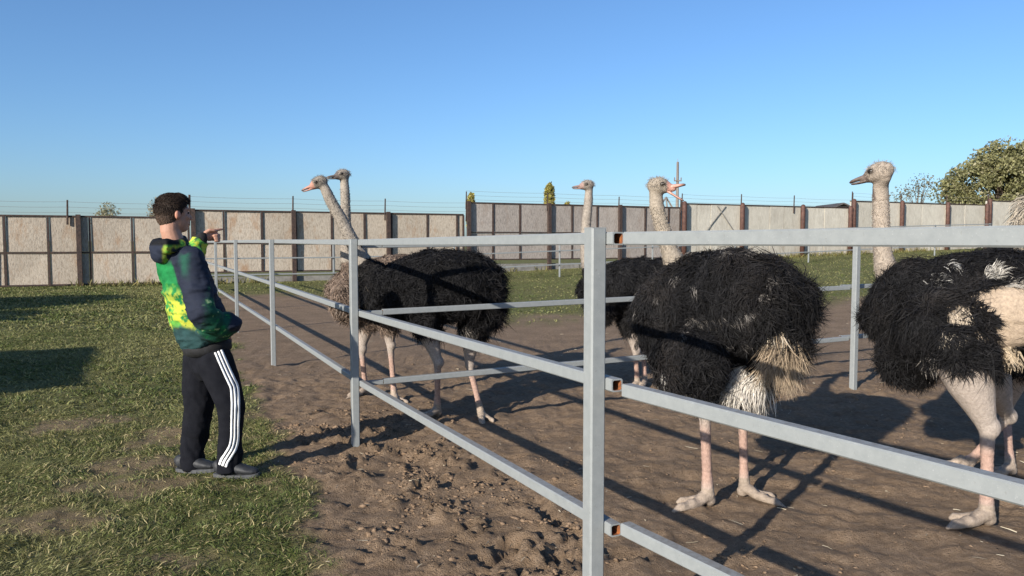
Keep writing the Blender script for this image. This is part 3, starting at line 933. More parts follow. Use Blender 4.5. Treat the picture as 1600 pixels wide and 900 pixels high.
# right pen
ostrich('black ostrich standing behind the thick fence post facing left', (1.20,7.5,0), (-1,0.0), 1.10, 1.00, 0.27, 0.27,
        [(945,450,7.5,.12),(922,420,7.5,.07),(915,390,7.5,.050),(916,350,7.5,.046),(919,320,7.5,.043),(920,303,7.5,.040)],
        (917,291,7.48), (-.95,-.25,-.06),
        [leg(at(993,548,7.5), at(996,593,7.52), at(985,500,7.5), (-.6,-.8)), leg(at(1006,550,7.62), at(1007,592,7.6), at(1010,500,7.6), (-.3,-.9))],
        lobes=[(940,465,7.45,.17,.18,.24),(1000,510,7.5,.12,.14,.12)], nfeath=20000, leg_top=.55, beak_col=(0.30,0.20,0.17), neck_col=(0.42,0.36,0.30),
        clusters=[(999,535,8,8,50,.05,.008,(.04,.035,.03),(0,0,-1))])
ostrich('black ostrich with open beak and white drooping wing plumes, head turned back', (1.15,4.30,0), (-.82,.57), 0.98, 1.08, 0.285, 0.26,
        [(1085,465,4.55,.13),(1062,425,4.6,.075),(1046,390,4.6,.050),(1034,352,4.6,.044),(1027,325,4.6,.043),(1025,308,4.6,.042)],
        (1030,293,4.58), (.96,-.25,-.03),
        [leg(at(1101,640,4.17), at(1106,772,4.17), at(1085,560,4.18), (-.85,-.5), k=1.12), leg(at(1160,640,4.40), at(1163,765,4.36), at(1150,560,4.4), (.5,-.6), inner=-1, k=1.0)],
        lobes=[(1145,465,4.10,.30,.13,.24),(1075,568,4.12,.20,.14,.19),(1205,495,4.08,.145,.13,.22),(1218,525,4.08,.115,.12,.15),(1036,500,4.40,.13,.15,.22),(1165,598,4.2,.13,.10,.10)],
        nfeath=66000, leg_top=.56, gape=1.0, beak_col=(0.55,0.30,0.23), neck_col=(0.45,0.38,0.30), tufts=46, flen=.058, fw=.0052, tone=1.0, voxel=.0085,
        clusters=[(1175,585,30,16,900,.12,.006,(.72,.66,.58),(.35,.2,-.8)),(1190,610,22,14,420,.08,.006,(.66,.60,.52),(.1,.1,-1)),
                  (1130,615,26,9,420,.08,.006,(.68,.62,.54),(.3,0,-1)),(1075,622,28,8,460,.055,.005,(.64,.58,.48),(.2,0,-1)),
                  (1222,528,24,14,900,.17,.0045,(.42,.32,.22),(.02,0,-1)),(1220,545,20,14,600,.14,.0045,(.48,.38,.27),(.02,0,-1)),
                  (1210,620,14,7,60,.06,.007,(.55,.50,.44),(-.9,0,-.3)),(1035,590,8,9,40,.04,.006,(.5,.47,.43),(0,0,-1)),
                  (1120,500,46,8,110,.035,.004,(.14,.125,.11),(-.8,0,-.5)),(1222,520,30,8,260,.09,.006,(.55,.47,.37),(0,0,-1))])
ostrich('large black ostrich with bare cream flank and pale thigh seen from behind', (2.56,4.22,0), (-.80,.60), 1.14, 1.07, 0.295, 0.28,
        [(1420,480,4.5,.13),(1393,440,4.55,.075),(1380,400,4.55,.052),(1377,350,4.55,.047),(1376,310,4.55,.045),(1376,288,4.53,.043)],
        (1374,272,4.5), (-.66,.72,-.20),
        [leg(at(1543,668,3.88), at(1541,812,3.86), at(1497,548,3.93), (-.95,-.3), k=1.2, tr=[.12,.15,.112,.072,.052,.048]), leg(at(1575,650,4.55), at(1512,714,4.66), at(1545,590,4.5), (-1,.05), inner=-1, lift=.03, slope=.25)],
        lobes=[(1422,475,4.35,.18,.17,.24),(1418,550,4.30,.15,.15,.17),(1475,515,4.05,.22,.15,.21),(1560,495,3.95,.24,.14,.17)],
        nfeath=66000, leg_top=.82, hs=1.15, beak_col=(0.16,0.12,0.10), neck_col=(0.47,0.39,0.315), flen=.068, fw=.0055, tone=0.7, voxel=.0085,
        bare=[[(1512,462),(1545,452),(1600,442),(1680,440),(1680,545),(1590,545),(1560,548),(1548,520),(1552,497),(1530,480)],[(1478,478),(1510,470),(1512,500),(1488,505)]],
        clusters=[(1490,520,22,10,320,.045,.0045,(.60,.52,.42),(-.2,0,-1)),(1530,525,24,9,260,.045,.0045,(.50,.40,.30),(-.2,0,-1)),(1500,490,20,14,300,.05,.005,(.52,.43,.33),(-.4,0,-.8)),
                  (1548,432,14,10,170,.075,.0038,(.60,.56,.50),(-.6,0,.6)),(1460,440,24,14,130,.045,.0034,(.42,.40,.37),(-.5,0,.1)),(1590,446,22,6,160,.07,.004,(.64,.58,.50),(-.9,0,.1)),
                  (1575,545,16,6,110,.07,.010,(.60,.48,.34),(-.3,0,-.8)),(1440,605,22,7,90,.05,.006,(.30,.28,.26),(0,0,-1)),(1455,560,14,22,70,.05,.006,(.34,.31,.28),(0,0,-1)),
                  (1530,500,24,12,260,.06,.010,(.012,.011,.012),(-.6,0,.2)),(1480,415,12,4,30,.07,.005,(.45,.43,.4),(-1,0,0))])
ostrich('black ostrich with raised cream wing at the end of the pen', (3.42,5.05,0), (.84,.54), 1.16, 1.06, 0.29, 0.27,
        [(1760,440,5.6,.12),(1790,400,5.7,.07),(1800,350,5.7,.052),(1800,300,5.7,.046),(1798,275,5.7,.043)],
        (1800,262,5.7), (.9,.3,-.1),
        [leg(at(1572,640,4.98), at(1578,745,4.72), at(1580,580,4.9), (-.9,-.4)), leg(at(1690,640,5.2), at(1700,735,5.15), at(1680,580,5.1), (.9,.3))],
        lobes=[(1560,430,4.95,.22,.18,.18),(1622,355,5.05,.24,.10,.24),(1600,560,4.9,.2,.16,.16)],
        nfeath=26000, neck_col=(0.42,0.36,0.30), leg_top=.6,
        clusters=[(1622,345,60,58,4200,.12,.007,(.50,.43,.34),(-.75,0,-.75)),(1570,352,12,10,80,.06,.008,(.03,.025,.02),(-.6,0,-.6))])

# ------------------------------------------------------------------ the boy
BO = Vector((-1.75, 4.74, 0)); BO.z = gz(BO.x, BO.y)
boy = empty('person', BO, 'person in green and navy printed hoodie and striped black track trousers, pointing', 'person')
fb = Vector((.77,.64,0)).normalized(); rb = Vector((.64,-.77,0)).normalized()      # facing, and his right hand side
hcn = at(271,334,4.62)
fh = Vector((.70,.71,0)).normalized(); rh = Vector((fh.y,-fh.x,0))
HX = (fh, rh, ZV)
Hd = lambda a, b, c: hcn + fh*a + rh*b + ZV*c
sh_c = at(277,398,4.64); hip_c = at(326,548,4.75)
shR = at(297,406,4.52); elR = at(317,492,4.44); haR = at(345,511,4.60)
shL = at(262,402,4.79); elL = at(294,408,4.98); wrL = at(317,370,5.06)
hipR = at(336,562,4.68); knR = at(361,636,4.66); anR = at(360,728,4.66)
hipL = at(314,562,4.82); knL = at(310,640,4.83); anL = at(300,724,4.83)

sk = MB()
sk.ell(Hd(-.008,0,.025), (.094,.074,.088), HX)                    # skull
sk.ell(Hd(.02,0,-.035), (.070,.060,.075), HX)                      # face
sk.ell(Hd(.048,0,-.085), (.034,.036,.026), HX)                     # jaw and chin
sk.tube([Hd(.080,0,.02), Hd(.094,0,-.01), Hd(.104,0,-.028), Hd(.088,0,-.036)], [.008,.010,.013,.010], 8, up=tuple(rh))
sk.ell(Hd(.082,0,-.060), (.012,.024,.010), HX)                     # lips
for s in (-1,1):
    sk.ell(Hd(.070, s*.030, .028), (.014,.024,.009), HX)           # brow
    sk.ell(Hd(.062, s*.045, -.02), (.018,.016,.018), HX)           # cheek
    e0 = Hd(-.004, s*.074, -.008)
    sk.ell(e0, (.018,.009,.030), (fh, rh, ZV)); sk.ell(e0+rh*s*.007-fh*.006, (.014,.007,.026), (fh, rh, ZV))
nb = at(272,378,4.62)
sk.tube([Hd(-.02,0,-.05), Hd(-.022,0,-.10), nb, sh_c+ZV*.02], [.058,.056,.060,.085], 16, up=tuple(fb))
sk.tube([sh_c+ZV*.01, sh_c.lerp(hip_c,.25), sh_c.lerp(hip_c,.6), hip_c], [(.13,.09),(.15,.10),(.12,.09),(.13,.10)], 18, up=tuple(fb))
for a, b, c in ((shR, elR, haR), (shL, elL, wrL)):
    sk.tube([sh_c.lerp(a,.3), a, a.lerp(b,.5), b, b.lerp(c,.3), c], [.05,.055,.046,.038,.038,.026], 12, up=tuple(fb))
for a, b, c in ((hipR,knR,anR), (hipL,knL,anL)):
    sk.tube([hip_c.lerp(a,.5), a, a.lerp(b,.5), b, b.lerp(c,.35), c], [.08,.082,.066,.05,.05,.032], 12, up=tuple(fb))
    sk.tube([c, c-ZV*.03+fb*.02, c-ZV*.055+fb*.12], [.034,.034,.022], 10)
# pointing left hand: palm, pointing index, curled others, thumb
hx = (at(343,360,5.13)-wrL); hx = Vector((hx.x, hx.y+.03, hx.z*.55)).normalized()
hu = (ZV - hx*hx.z).normalized(); hsd = hx.cross(hu)                # hu = thumb side up, hsd = towards the camera side
if hsd.y > 0: hsd = -hsd
Hn = lambda a, b, c: wrL + hx*a + hu*b + hsd*c
sk.tube([wrL-hx*.02, wrL, Hn(.03,.002,0), Hn(.065,.0,0), Hn(.085,-.002,0)], [(.022,.026),(.020,.026),(.019,.036),(.018,.040),(.013,.034)], 12, up=tuple(hu))
sk.tube([Hn(.07,.026,0), Hn(.10,.028,0), Hn(.125,.027,.001), Hn(.152,.025,.001)], [.0115,.0100,.0092,.0070], 10, up=tuple(hu))
for i, (b0, ln) in enumerate(((.008,.044),(-.012,.040),(-.030,.032))):
    sk.tube([Hn(.068,b0,0), Hn(.068+ln*.75,b0-.004,.0), Hn(.068+ln*.85,b0-.014,.022), Hn(.068+ln*.25,b0-.012,.036), Hn(.058,b0-.008,.030)], [.0115,.0110,.0102,.0094,.008], 10, up=tuple(hu))
sk.tube([Hn(.018,.022,.006), Hn(.045,.036,.020), Hn(.070,.030,.030), Hn(.092,.018,.032)], [.015,.0125,.0108,.008], 10, up=tuple(hu))
# right hand, closed loosely inside the pocket
hp = haR; pd = (haR-elR).normalized()
sk.tube([hp, hp+pd*.05, hp+pd*.08], [(.018,.026),(.018,.036),(.014,.034)], 10)
for q in range(4):
    b = (q-1.5)*.018
    sk.tube([hp+pd*.07+ZV*b, hp+pd*(.105-.005*abs(q-1.2))+ZV*b, hp+pd*.115+ZV*(b-.004)-rb*.012], [.0095,.009,.007], 8)
sk.tube([hp+pd*.02+ZV*.03, hp+pd*.06+ZV*.045], [.012,.009], 8)
bme = remesh(sk, 'body', 0.0052, 2)
V, N, T = arrays(bme)
bvh_body = BVHTree.FromPolygons([tuple(v) for v in V], [tuple(t) for t in T])
rel = V-np.array(hcn); a_ = rel@np.array(fh); b_ = rel@np.array(rh); c_ = rel[:,2]
nz = fbm(V[:,0]*30, V[:,1]*30, V[:,2]*30, s=15)
sc = np.tile(np.array([0.40,0.215,0.15]), (len(V),1))*(0.9+0.2*nz[:,None])
red = np.exp(-((a_+.006)/.03)**2-((np.abs(b_)-.08)/.02)**2-((c_+.01)/.035)**2)
sc = sc*(1-red[:,None]*.5)+np.array([0.50,0.17,0.11])*red[:,None]*.5
lips = np.exp(-((a_-.092)/.014)**2-(b_/.022)**2-((c_+.06)/.009)**2)
sc = sc*(1-lips[:,None]*.6)+np.array([0.40,0.14,0.11])*lips[:,None]*.6
bme.transform(Matrix.Translation(-BO)); set_col(bme, sc)
link('body', bme, boy, [M['skin']])
for s in (-1,1):
    e = MB(); e.ell(Hd(.075, s*.030, .006), (.0085,.012,.0065), HX, 12, 8); e.build('eye', [M['eye']], boy, smooth=True, org=BO)

# hair: a cap of many short strands over a fitted shell
hb = MB()
hb.ell(Hd(-.012,0,.032), (.095,.0765,.088), HX, 28, 18)
hb.ell(Hd(.018,0,.072), (.066,.058,.050), HX, 24, 14)
hb.ell(Hd(-.034,0,-.018), (.064,.064,.068), HX, 24, 14)
hme = remesh(hb, 'hair', 0.006, 3)
V, N, T = arrays(hme)
rel = V-np.array(hcn); a_ = rel@np.array(fh); b_ = rel@np.array(rh); c_ = rel[:,2]
keep = (c_ > np.interp(a_, [-.13,-.06,-.02,.012,.03,.06,.12], [-.085,-.080,-.050,-.015,.035,.060,.066]))
tk = keep[T].all(1)
Tk = T[tk]
low = 1-sstep(-.06, .045, c_)
hc_ = np.array([0.030,0.019,0.013])*(1-low[:,None]) + np.array([0.125,0.082,0.060])*low[:,None]
P, NN = sample(V, N, Tk, 12000)
relp = P-np.array(hcn); lowp = 1-sstep(-.06, .045, relp[:,2])
D = unit(np.array(fh)*0.55*(relp[:,2:3] > .04) + np.array([0,0,-.55])*(relp[:,2:3] <= .06) + NN*0.10 + rng.normal(size=P.shape)*.14
         + np.array(rh)*((fbm(P[:,0]*20, P[:,1]*20, P[:,2]*20, s=19, o=2)-.5)*.9)[:,None])
D = unit(D - NN*(D*NN).sum(1,keepdims=True) + NN*.16)
hv, hq, k = ribbons(P, NN, D, (.007+.016*(1-lowp))*rng.uniform(.6,1.2,len(P)), np.full(len(P), .0020), .05, .10, .25)
hcC = (np.array([0.026,0.016,0.011])*(1-lowp[:,None]) + np.array([0.125,0.082,0.058])*lowp[:,None])*rng.uniform(.5,1.5,(len(P),1))
VA = np.concatenate([V, hv])-np.array(BO)
hm = np_mesh('hair', VA, quads=hq+len(V), tris=Tk); set_col(hm, np.concatenate([hc_, np.repeat(hcC, k, 0)]))
link('hair', hm, boy, [M['hair']], smooth=True)
bpy.data.meshes.remove(hme)

def folds(V, N, amp, sc=(14,14,30), seed=5):
    n = fbm(V[:,0]*sc[0], V[:,1]*sc[1], V[:,2]*sc[2], s=seed, o=3)
    r = 1-np.abs(n-.5)*4
    return V + N*((np.clip(r, 0, 1)-.4)*amp)[:,None]

# jacket
jk = MB()
ch = sh_c.lerp(hip_c, .33); bl = sh_c.lerp(hip_c, .78); hemc = at(323,536,4.74)
jk.tube([sh_c+ZV*.045, sh_c+ZV*.0, sh_c.lerp(hip_c,.12), ch, sh_c.lerp(hip_c,.55), bl, sh_c.lerp(hip_c,.90), hemc],
        [(.09,.075),(.165,.105),(.19,.125),(.195,.140),(.185,.150),(.180,.158),(.165,.145),(.140,.118)], 28, up=tuple(fb))
jk.ell(at(350,508,4.58), (.10,.09,.078), (fb, rb, ZV)); jk.ell(at(338,516,4.60), (.11,.09,.065), (fb, rb, ZV))                              # pocket bulge
jk.tube([sh_c.lerp(shR,.5), shR, shR.lerp(elR,.5), elR, elR.lerp(haR,.35), elR.lerp(haR,.8), haR+pd*.02], [.080,.082,.076,.078,.078,.070,.056], 18, up=tuple(fb))
jk.tube([sh_c.lerp(shL,.5), shL, shL.lerp(elL,.5), elL, elL.lerp(wrL,.40), elL.lerp(wrL,.84)], [.08,.082,.074,.068,.062,.050], 18, up=tuple(fb))
jme = remesh(jk, 'jacket', 0.0075, 5)
V, N, T = arrays(jme)
V2 = folds(V, N, .016, (5,5,11), 5); V2 = folds(V2, N, .006, (10,10,26), 6)
px, py = proj(V2)
px = px + (fbm(V2[:,0]*14, V2[:,1]*14, V2[:,2]*14, s=33)-.5)*26; py = py + (fbm(V2[:,0]*14, V2[:,1]*14, V2[:,2]*14, s=34)-.5)*26
NAVY = np.array((0.01445,0.0187,0.034)); GRN = np.array((0.0102,0.17,0.04675)); DGR = np.array((0.0085,0.06375,0.03825)); YEL = np.array((0.442,0.476,0.051)); LGR = np.array((0.1105,0.34,0.051)); TEAL = np.array((0.0187,0.051,0.0527))
n1 = fbm(V2[:,0]*22, V2[:,1]*22, V2[:,2]*22, s=35); n2 = fbm(V2[:,0]*45, V2[:,1]*45, V2[:,2]*45, s=36)
jc = np.tile(NAVY, (len(V2),1))
def paint(mask, c, soft=None):
    global jc
    m = np.clip(mask, 0, 1)[:,None]; jc = jc*(1-m)+np.asarray(c)*m
line = 285+(py-420)*0.27                                             # sleeve edge over the back panel
back = sstep(6, -6, px-line)*sstep(402, 420, py)
paint(back, GRN*(0.55+0.9*n1[:,None]))
paint(back*sstep(.55,.68,n1)*sstep(430,450,py), LGR)
paint(back*sstep(448,478,py)*sstep(.40,.52,n2), YEL)
paint(back*sstep(478,500,py)*sstep(.52,.60,n1), LGR)
d1, t1 = seg_dist(V2, shR, elR); d2, t2 = seg_dist(V2, elR, haR)
slv = sstep(.108,.098,d1)
paint(slv, NAVY*(0.85+.3*n1[:,None]))
fore = np.maximum(sstep(.112,.098,d2)*sstep(.05,.25,t2), slv*sstep(.62,.9,t1+(n1-.5)*.5)*sstep(-.02,.05,(V2-np.array(shR.lerp(elR,.5)))@np.array(fb)))
fore_old = sstep(0,16, px-(300+(py-440)*0.22))*sstep(452,476,py)
paint(fore, DGR*(0.4+1.2*n1[:,None]))
paint(fore*sstep(.58,.70,n2), GRN*.9)
paint(fore*sstep(.70,.76,n2)*.8, np.array([.45,.52,.30]))
paint(sstep(505,518,py)*sstep(350,330,px)*(1-fore), TEAL*(0.5+n1[:,None]))
# soft green band along the shoulder seam
paint(np.exp(-((px-(292+(py-405)*.05))/7)**2)*sstep(445,405,py)*sstep(395,402,py)*.8, DGR*1.3)
# pointing sleeve: yellow green
rl = V2-np.array(elL); isl = (np.linalg.norm(V2-np.array(elL.lerp(wrL,.5)), axis=1) < .17) & (V2[:,1] > 4.86)
paint(isl*sstep(.35,.5,n1), LGR*1.1); paint(isl*sstep(.5,.58,n2), YEL)
jme.vertices.foreach_set('co', (V2-np.array(BO)).astype(np.float32).ravel()); jme.update()
set_col(jme, np.clip(jc,0,1))
jo = link('jacket', jme, boy, [M['jacket']])
M['black_cloth'] = pmat('black_ribbed_cloth', (0.008,0.008,0.009), (0.016,0.016,0.018), 30, 0.85, 0.4, 260, 0.002)
# hood lying on the back, with black lining
hd = MB()
hbk = at(258,388,4.56)
hd.tube([at(296,392,4.72), at(284,384,4.55), at(262,384,4.46), at(247,388,4.52), at(246,384,4.66), at(262,380,4.78), at(285,384,4.80)],
        [.026,.034,.042,.046,.044,.036,.026], 14)
hd.ell(at(254,396,4.55), (.066,.085,.060), (fb, rb, ZV))
hdm = remesh(hd, 'hood', 0.007, 4)
V, N, T = arrays(hdm); V2 = folds(V, N, .008, (14,14,14), 9); px, py = proj(V2)
n1 = fbm(V2[:,0]*25, V2[:,1]*25, V2[:,2]*25, s=37)
jc = np.tile(NAVY*1.1, (len(V2),1))
paint(sstep(253,262,px+(n1-.5)*10)*sstep(.38,.52,n1), YEL*.9); paint(sstep(253,262,px)*sstep(.5,.6,n1), LGR)
paint(sstep(386,381,py)*sstep(286,278,px), np.array([.006,.006,.007]))
inner = sstep(.25,.6,(N@np.array(tuple((nb-hbk+ZV*.10).normalized()))))*sstep(392,380,py)
paint(inner*sstep(300,262,px)*1.0, np.array([.006,.006,.007]))
hdm.vertices.foreach_set('co', (V2-np.array(BO)).astype(np.float32).ravel()); hdm.update(); set_col(hdm, np.clip(jc,0,1))
link('hood', hdm, jo, [M['jacket']])
cf = MB(); cf.tube([elL.lerp(wrL,.78), elL.lerp(wrL,.84), elL.lerp(wrL,1.0), wrL+hx*.014], [.042,.043,.037,.030], 16, up=tuple(fb))
cf.build('cuff', [M['black_cloth']], jo, smooth=True, org=BO)
hm_ = MB(); hm_.tube([at(322,531,4.74), at(323,536,4.74), at(325,547,4.75), at(325.5,551,4.75)], [(.150,.128),(.166,.146),(.160,.140),(.142,.122)], 28, up=tuple(fb))
hm_.build('waistband', [M['black_cloth']], jo, smooth=True, org=BO)
co = MB(); co.tube([at(274,383,4.63), at(273,376,4.625), at(272.5,371,4.62)], [(.082,.080),(.075,.073),(.068,.066)], 18, up=tuple(fb))
co.build('collar', [M['black_cloth']], jo, smooth=True, org=BO)

# trousers
tr = MB()
tr.tube([at(325,543,4.75), hip_c-ZV*.02, at(331,575,4.75), at(334,592,4.75)], [(.118,.108),(.138,.122),(.148,.118),(.11,.08)], 24, up=tuple(fb))
tr.tube([hip_c.lerp(hipR,.5), hipR, hipR.lerp(knR,.5), knR, knR.lerp(anR,.4), knR.lerp(anR,.8), anR+ZV*.012, anR-ZV*.030], [.10,.110,.098,.080,.070,.066,.070,.074], 20, up=tuple(fb))
tr.tube([hip_c.lerp(hipL,.5), hipL, hipL.lerp(knL,.5), knL, knL.lerp(anL,.4), knL.lerp(anL,.8), anL+ZV*.012, anL-ZV*.028], [.10,.108,.100,.086,.077,.070,.072,.075], 20, up=tuple(fb))
tme = remesh(tr, 'trousers', 0.0075, 4)
V, N, T = arrays(tme)
amp = 0.009+0.014*sstep(.42,.08,V[:,2])+.008*np.exp(-((V[:,2]-.48)/.08)**2); n = fbm(V[:,0]*7, V[:,1]*7, V[:,2]*6+V[:,0]*5, s=77, o=3)
V2 = V + N*((np.clip(1-np.abs(n-.5)*4,0,1)-.4)*amp)[:,None]
tme.vertices.foreach_set('co', (V2-np.array(BO)).astype(np.float32).ravel()); tme.update()
to = link('trousers', tme, boy, [M['trouser']])
bv = BVHTree.FromPolygons([tuple(v) for v in V2], [tuple(t) for t in T])
path = [(341,549),(347,563),(354,579),(361,594),(366,606),(367.5,625),(367.5,645),(367,665),(366.5,685),(363,700),(356,712),(351,720),(348,728)]
def cat(path, n):
    P = [Vector((a, b, 0)) for a, b in path]; P = [P[0]*2-P[1]] + P + [P[-1]*2-P[-2]]; out = []
    for i in range(1, len(P)-2):
        for q in range(n):
            t = q/n; p0, p1, p2, p3 = P[i-1:i+3]
            out.append(0.5*((2*p1)+(p2-p0)*t+(2*p0-5*p1+4*p2-p3)*t*t+(3*p1-p0-3*p2+p3)*t**3))
    return out + [P[-2]]
cen = cat(path, 6)
for off in (-5.2, 0, 5.2):
    L = []
    for i, p in enumerate(cen):
        t = (cen[min(i+1,len(cen)-1)]-cen[max(i-1,0)]).normalized(); nrm = Vector((-t.y, t.x, 0))
        row = []
        for w in (-1.75, 1.75):
            q = p - nrm*(off+w)
            hit = bv.ray_cast(Vector((0,0,CAM_H)), ray(q.x, q.y).normalized())
            row.append(hit[0]+hit[1]*.0028 if hit[0] is not None else None)
        if None not in row: L.append(row)
    sb = MB()
    Vs = [v for r in L for v in r]
    sb.add(Vs, [(2*i,2*i+1,2*i+3,2*i+2) for i in range(len(L)-1) if (L[i][0]-L[i+1][0]).length < .06])
    so = sb.build('stripe', [M['stripe']], to, smooth=True, org=BO)
    sm = so.modifiers.new('thick', 'SOLIDIFY'); sm.thickness = .002; sm.offset = 0

# trainers
def shoe(anchor, toe_dir, ln):
    td = Vector((toe_dir[0], toe_dir[1], 0)).normalized(); ts = ZV.cross(td)
    g = gz(anchor.x, anchor.y)+.004
    B = lambda a, b, c: Vector((anchor.x, anchor.y, g)) + td*a + ts*b + ZV*c
    s = MB()
    st = [(-.075,.050,.022,.036),(-.06,.058,.036,.046),(-.02,.066,.040,.050),(.03,.062,.041,.047),(.08,.052,.045,.034),(.13,.044,.046,.025),(.165,.040,.038,.020),(.19,.036,.018,.012)]
    s.tube([B(a*ln,0,z) for a, z, _, _ in st], [(w, h) for _, _, w, h in st], 18)
    s.tube([B(-.02,0,.06), B(-.022,0,.105)], [(.038,.045),(.036,.042)], 16, up=tuple(td))
    m = remesh(s, 'shoe', .006, 3); m.transform(Matrix.Translation(-BO))
    so = link('shoe', m, boy, [M['shoe']])
    o = MB(); n = 26; Vv = []; Ff = []
    for z in (0.0, .021):
        for k in range(n):
            a = 2*math.pi*k/n; ca, sa = math.cos(a), math.sin(a)
            x = .058+.139*ca*ln; w = .047*(1-.22*max(0,-ca))*(1.02 if z == 0 else 1.0)
            Vv.append(B(x*ln, w*sa*abs(sa)**-.25 if abs(sa) > 1e-6 else 0, z + (.012*max(0,ca)**3)))
    Ff = [(k,(k+1)%n,n+(k+1)%n,n+k) for k in range(n)] + [tuple(range(n))[::-1], tuple(range(n,2*n))]
    o.add(Vv, Ff); o.build('sole', [M['sole']], so, org=BO)
    lc = MB()
    for q in range(4):
        x = .03+.022*q; z = .108-.011*q
        lc.tube([B(x*ln,-.022,z-.012), B(x*ln,0,z), B(x*ln,.022,z-.012)], [.0035,.004,.0035], 6)
    lc.build('laces', [M['black_cloth']], so, smooth=True, org=BO)
shoe(at(355,738,4.66), (1,-.08), 1.03)
shoe(at(294,732,4.80), (.97,-.06), 1.0)
# ------------------------------------------------------------------ trees, poles and roofs beyond the wall
def leaf_quads(P, size, col, up=0.25):
    n = len(P)
    a = unit(rng.normal(size=(n,3))+np.array([0,0,up])); b = unit(np.cross(a, rng.normal(size=(n,3))))
    s = size*rng.uniform(.6,1.4,(n,1))
    V = np.stack([P-a*s, P+b*s*.55, P+a*s, P-b*s*.55], 1).reshape(-1,3)
    return V, np.arange(n*4).reshape(-1,4), np.repeat(col, 4, 0)

def tree(name, label, cat, loc, h, lobes, nleaf, lsize, cols, trunk_r=.18, gaps=.42, group=None, twigs=14):
    loc = Vector(loc); loc.z = float(base_z(loc.x, loc.y))
    root = empty(name, loc, label, cat, group)
    tb = MB()
    zt = max(l[2] for l in lobes)
    tb.tube([(0,0,-.3),(0.05,0,zt*.3),(-.05,.04,zt*.65),(0,0,zt)], [trunk_r*1.25, trunk_r*.9, trunk_r*.55, trunk_r*.15], 9)
    rr = random.Random(int(abs(loc.x)*100))
    for (cx, cy, cz, rx, ry, rz) in lobes:
        for q in range(3):
            e = Vector((cx+rr.uniform(-.6,.6)*rx, cy+rr.uniform(-.6,.6)*ry, cz+rr.uniform(-.3,.7)*rz))
            s = Vector((0,0,max(.4, min(zt*.8, e.z*rr.uniform(.3,.6))))); m = s.lerp(e,.5)+Vector((0,0,.08*e.length))
            tb.tube([s, m, e], [trunk_r*.4, trunk_r*.25, trunk_r*.06], 6)
    tb.build('trunk', [M['bark']], root, smooth=True)
    Ps = []; tot = sum(l[3]*l[4]*l[5] for l in lobes)
    for (cx, cy, cz, rx, ry, rz) in lobes:
        n = int(nleaf*rx*ry*rz/tot*2.6)
        d = unit(rng.normal(size=(n,3)))*(rng.random((n,1))**.42)
        sk = 1+0.35*(fbm(d[:,0]*3+cx, d[:,1]*3+cy, d[:,2]*3+cz, s=7, o=3)-.5)[:,None]*2
        Ps.append(np.array([cx,cy,cz])+d*sk*np.array([rx,ry,rz]))
    P = np.concatenate(Ps)
    f = 2.4/max(.5, lobes[0][3])*2
    keep = fbm(P[:,0]*f*.7, P[:,1]*f*.7, P[:,2]*f*.7, s=8, o=3) > gaps
    P = P[keep]
    P = P[P[:,2] > .15]
    w = fbm(P[:,0]*f, P[:,1]*f, P[:,2]*f, s=9, o=3)[:,None]; c = np.array(cols[0])*(1-w)+np.array(cols[1])*w
    c = c*rng.uniform(.6,1.4,(len(P),1))
    k = rng.random(len(P)) < .08; c[k] = np.array(cols[2])
    V, q, C = leaf_quads(P, lsize, c)
    m = np_mesh('crown', V, quads=q); set_col(m, np.clip(C,0,1))
    link('crown', m, root, [M['leaf']])
    return root

def ground_at(px, d): return ((px-800)/FPX*d, d, 0)
GR = ((.15,.155,.065),(.33,.31,.15),(.45,.41,.26))
tree('large_bush', 'large rounded olive-green bush rising behind the concrete wall', 'bush', ground_at(1560,62), 9.4,
     [(.3,0,5.0,3.3,3,3.1),(-2.7,0,4.2,2.0,2.2,2.3),(3.4,.5,5.4,3.0,3,3.1),(-.9,-1,6.3,1.7,1.6,1.6),(6.0,0,5,2.8,3,3.2),(-4.3,0,3.6,1.3,1.4,1.6)], 26000, .12, GR, .3, .44)
tree('bare_shrub', 'thin half-bare shrub beside the large bush above the wall', 'shrub', ground_at(1432,60), 5.5,
     [(0,0,4.3,1.0,1,1.1),(.7,0,4.7,.6,.6,.8),(-1.2,.3,3.8,.8,.7,.8)], 300, .085, ((.13,.11,.06),(.22,.19,.10),(.28,.23,.12)), .10, .45)
YL = ((.26,.24,.07),(.46,.40,.12),(.55,.46,.15))
def poplar(label, px, ytop, d, w):
    zt = CAM_H+(378-ytop)*d/FPX - float(base_z(*ground_at(px,d)[:2]))
    tree('poplar_tree', label, 'tree', ground_at(px,d), zt, [(0,0,zt*.78,w,w,zt*.22),(0,0,zt*.5,w*1.1,w,zt*.3)], 1600, .22, YL, .15, .36, 'poplars beyond the wall')
poplar('yellow autumn poplar poking up behind the grey-brown wall posts', 858, 287, 95, .62)
poplar('small yellow poplar top just behind the wall step', 736, 302, 100, .5)
poplar('low yellow poplar crown barely clearing the grey-brown wall', 886, 317, 100, .6)
tree('far_tree', 'faint pale tree crown above the low beige wall', 'tree', ground_at(172,80), 6, [(0,0,4.4,1.1,1,1.0),(-.4,0,3.6,1.3,1,1.0)], 900, .10, ((.24,.23,.14),(.36,.33,.20),(.40,.36,.22)), .08, .48)
tree('far_tree', 'faint twiggy tree crown behind the head of the person', 'tree', ground_at(243,72), 6, [(0,0,4.4,.55,.6,.9),(.1,0,3.6,.7,.7,.9)], 420, .09, ((.22,.19,.13),(.32,.28,.19),(.36,.32,.22)), .07, .48)

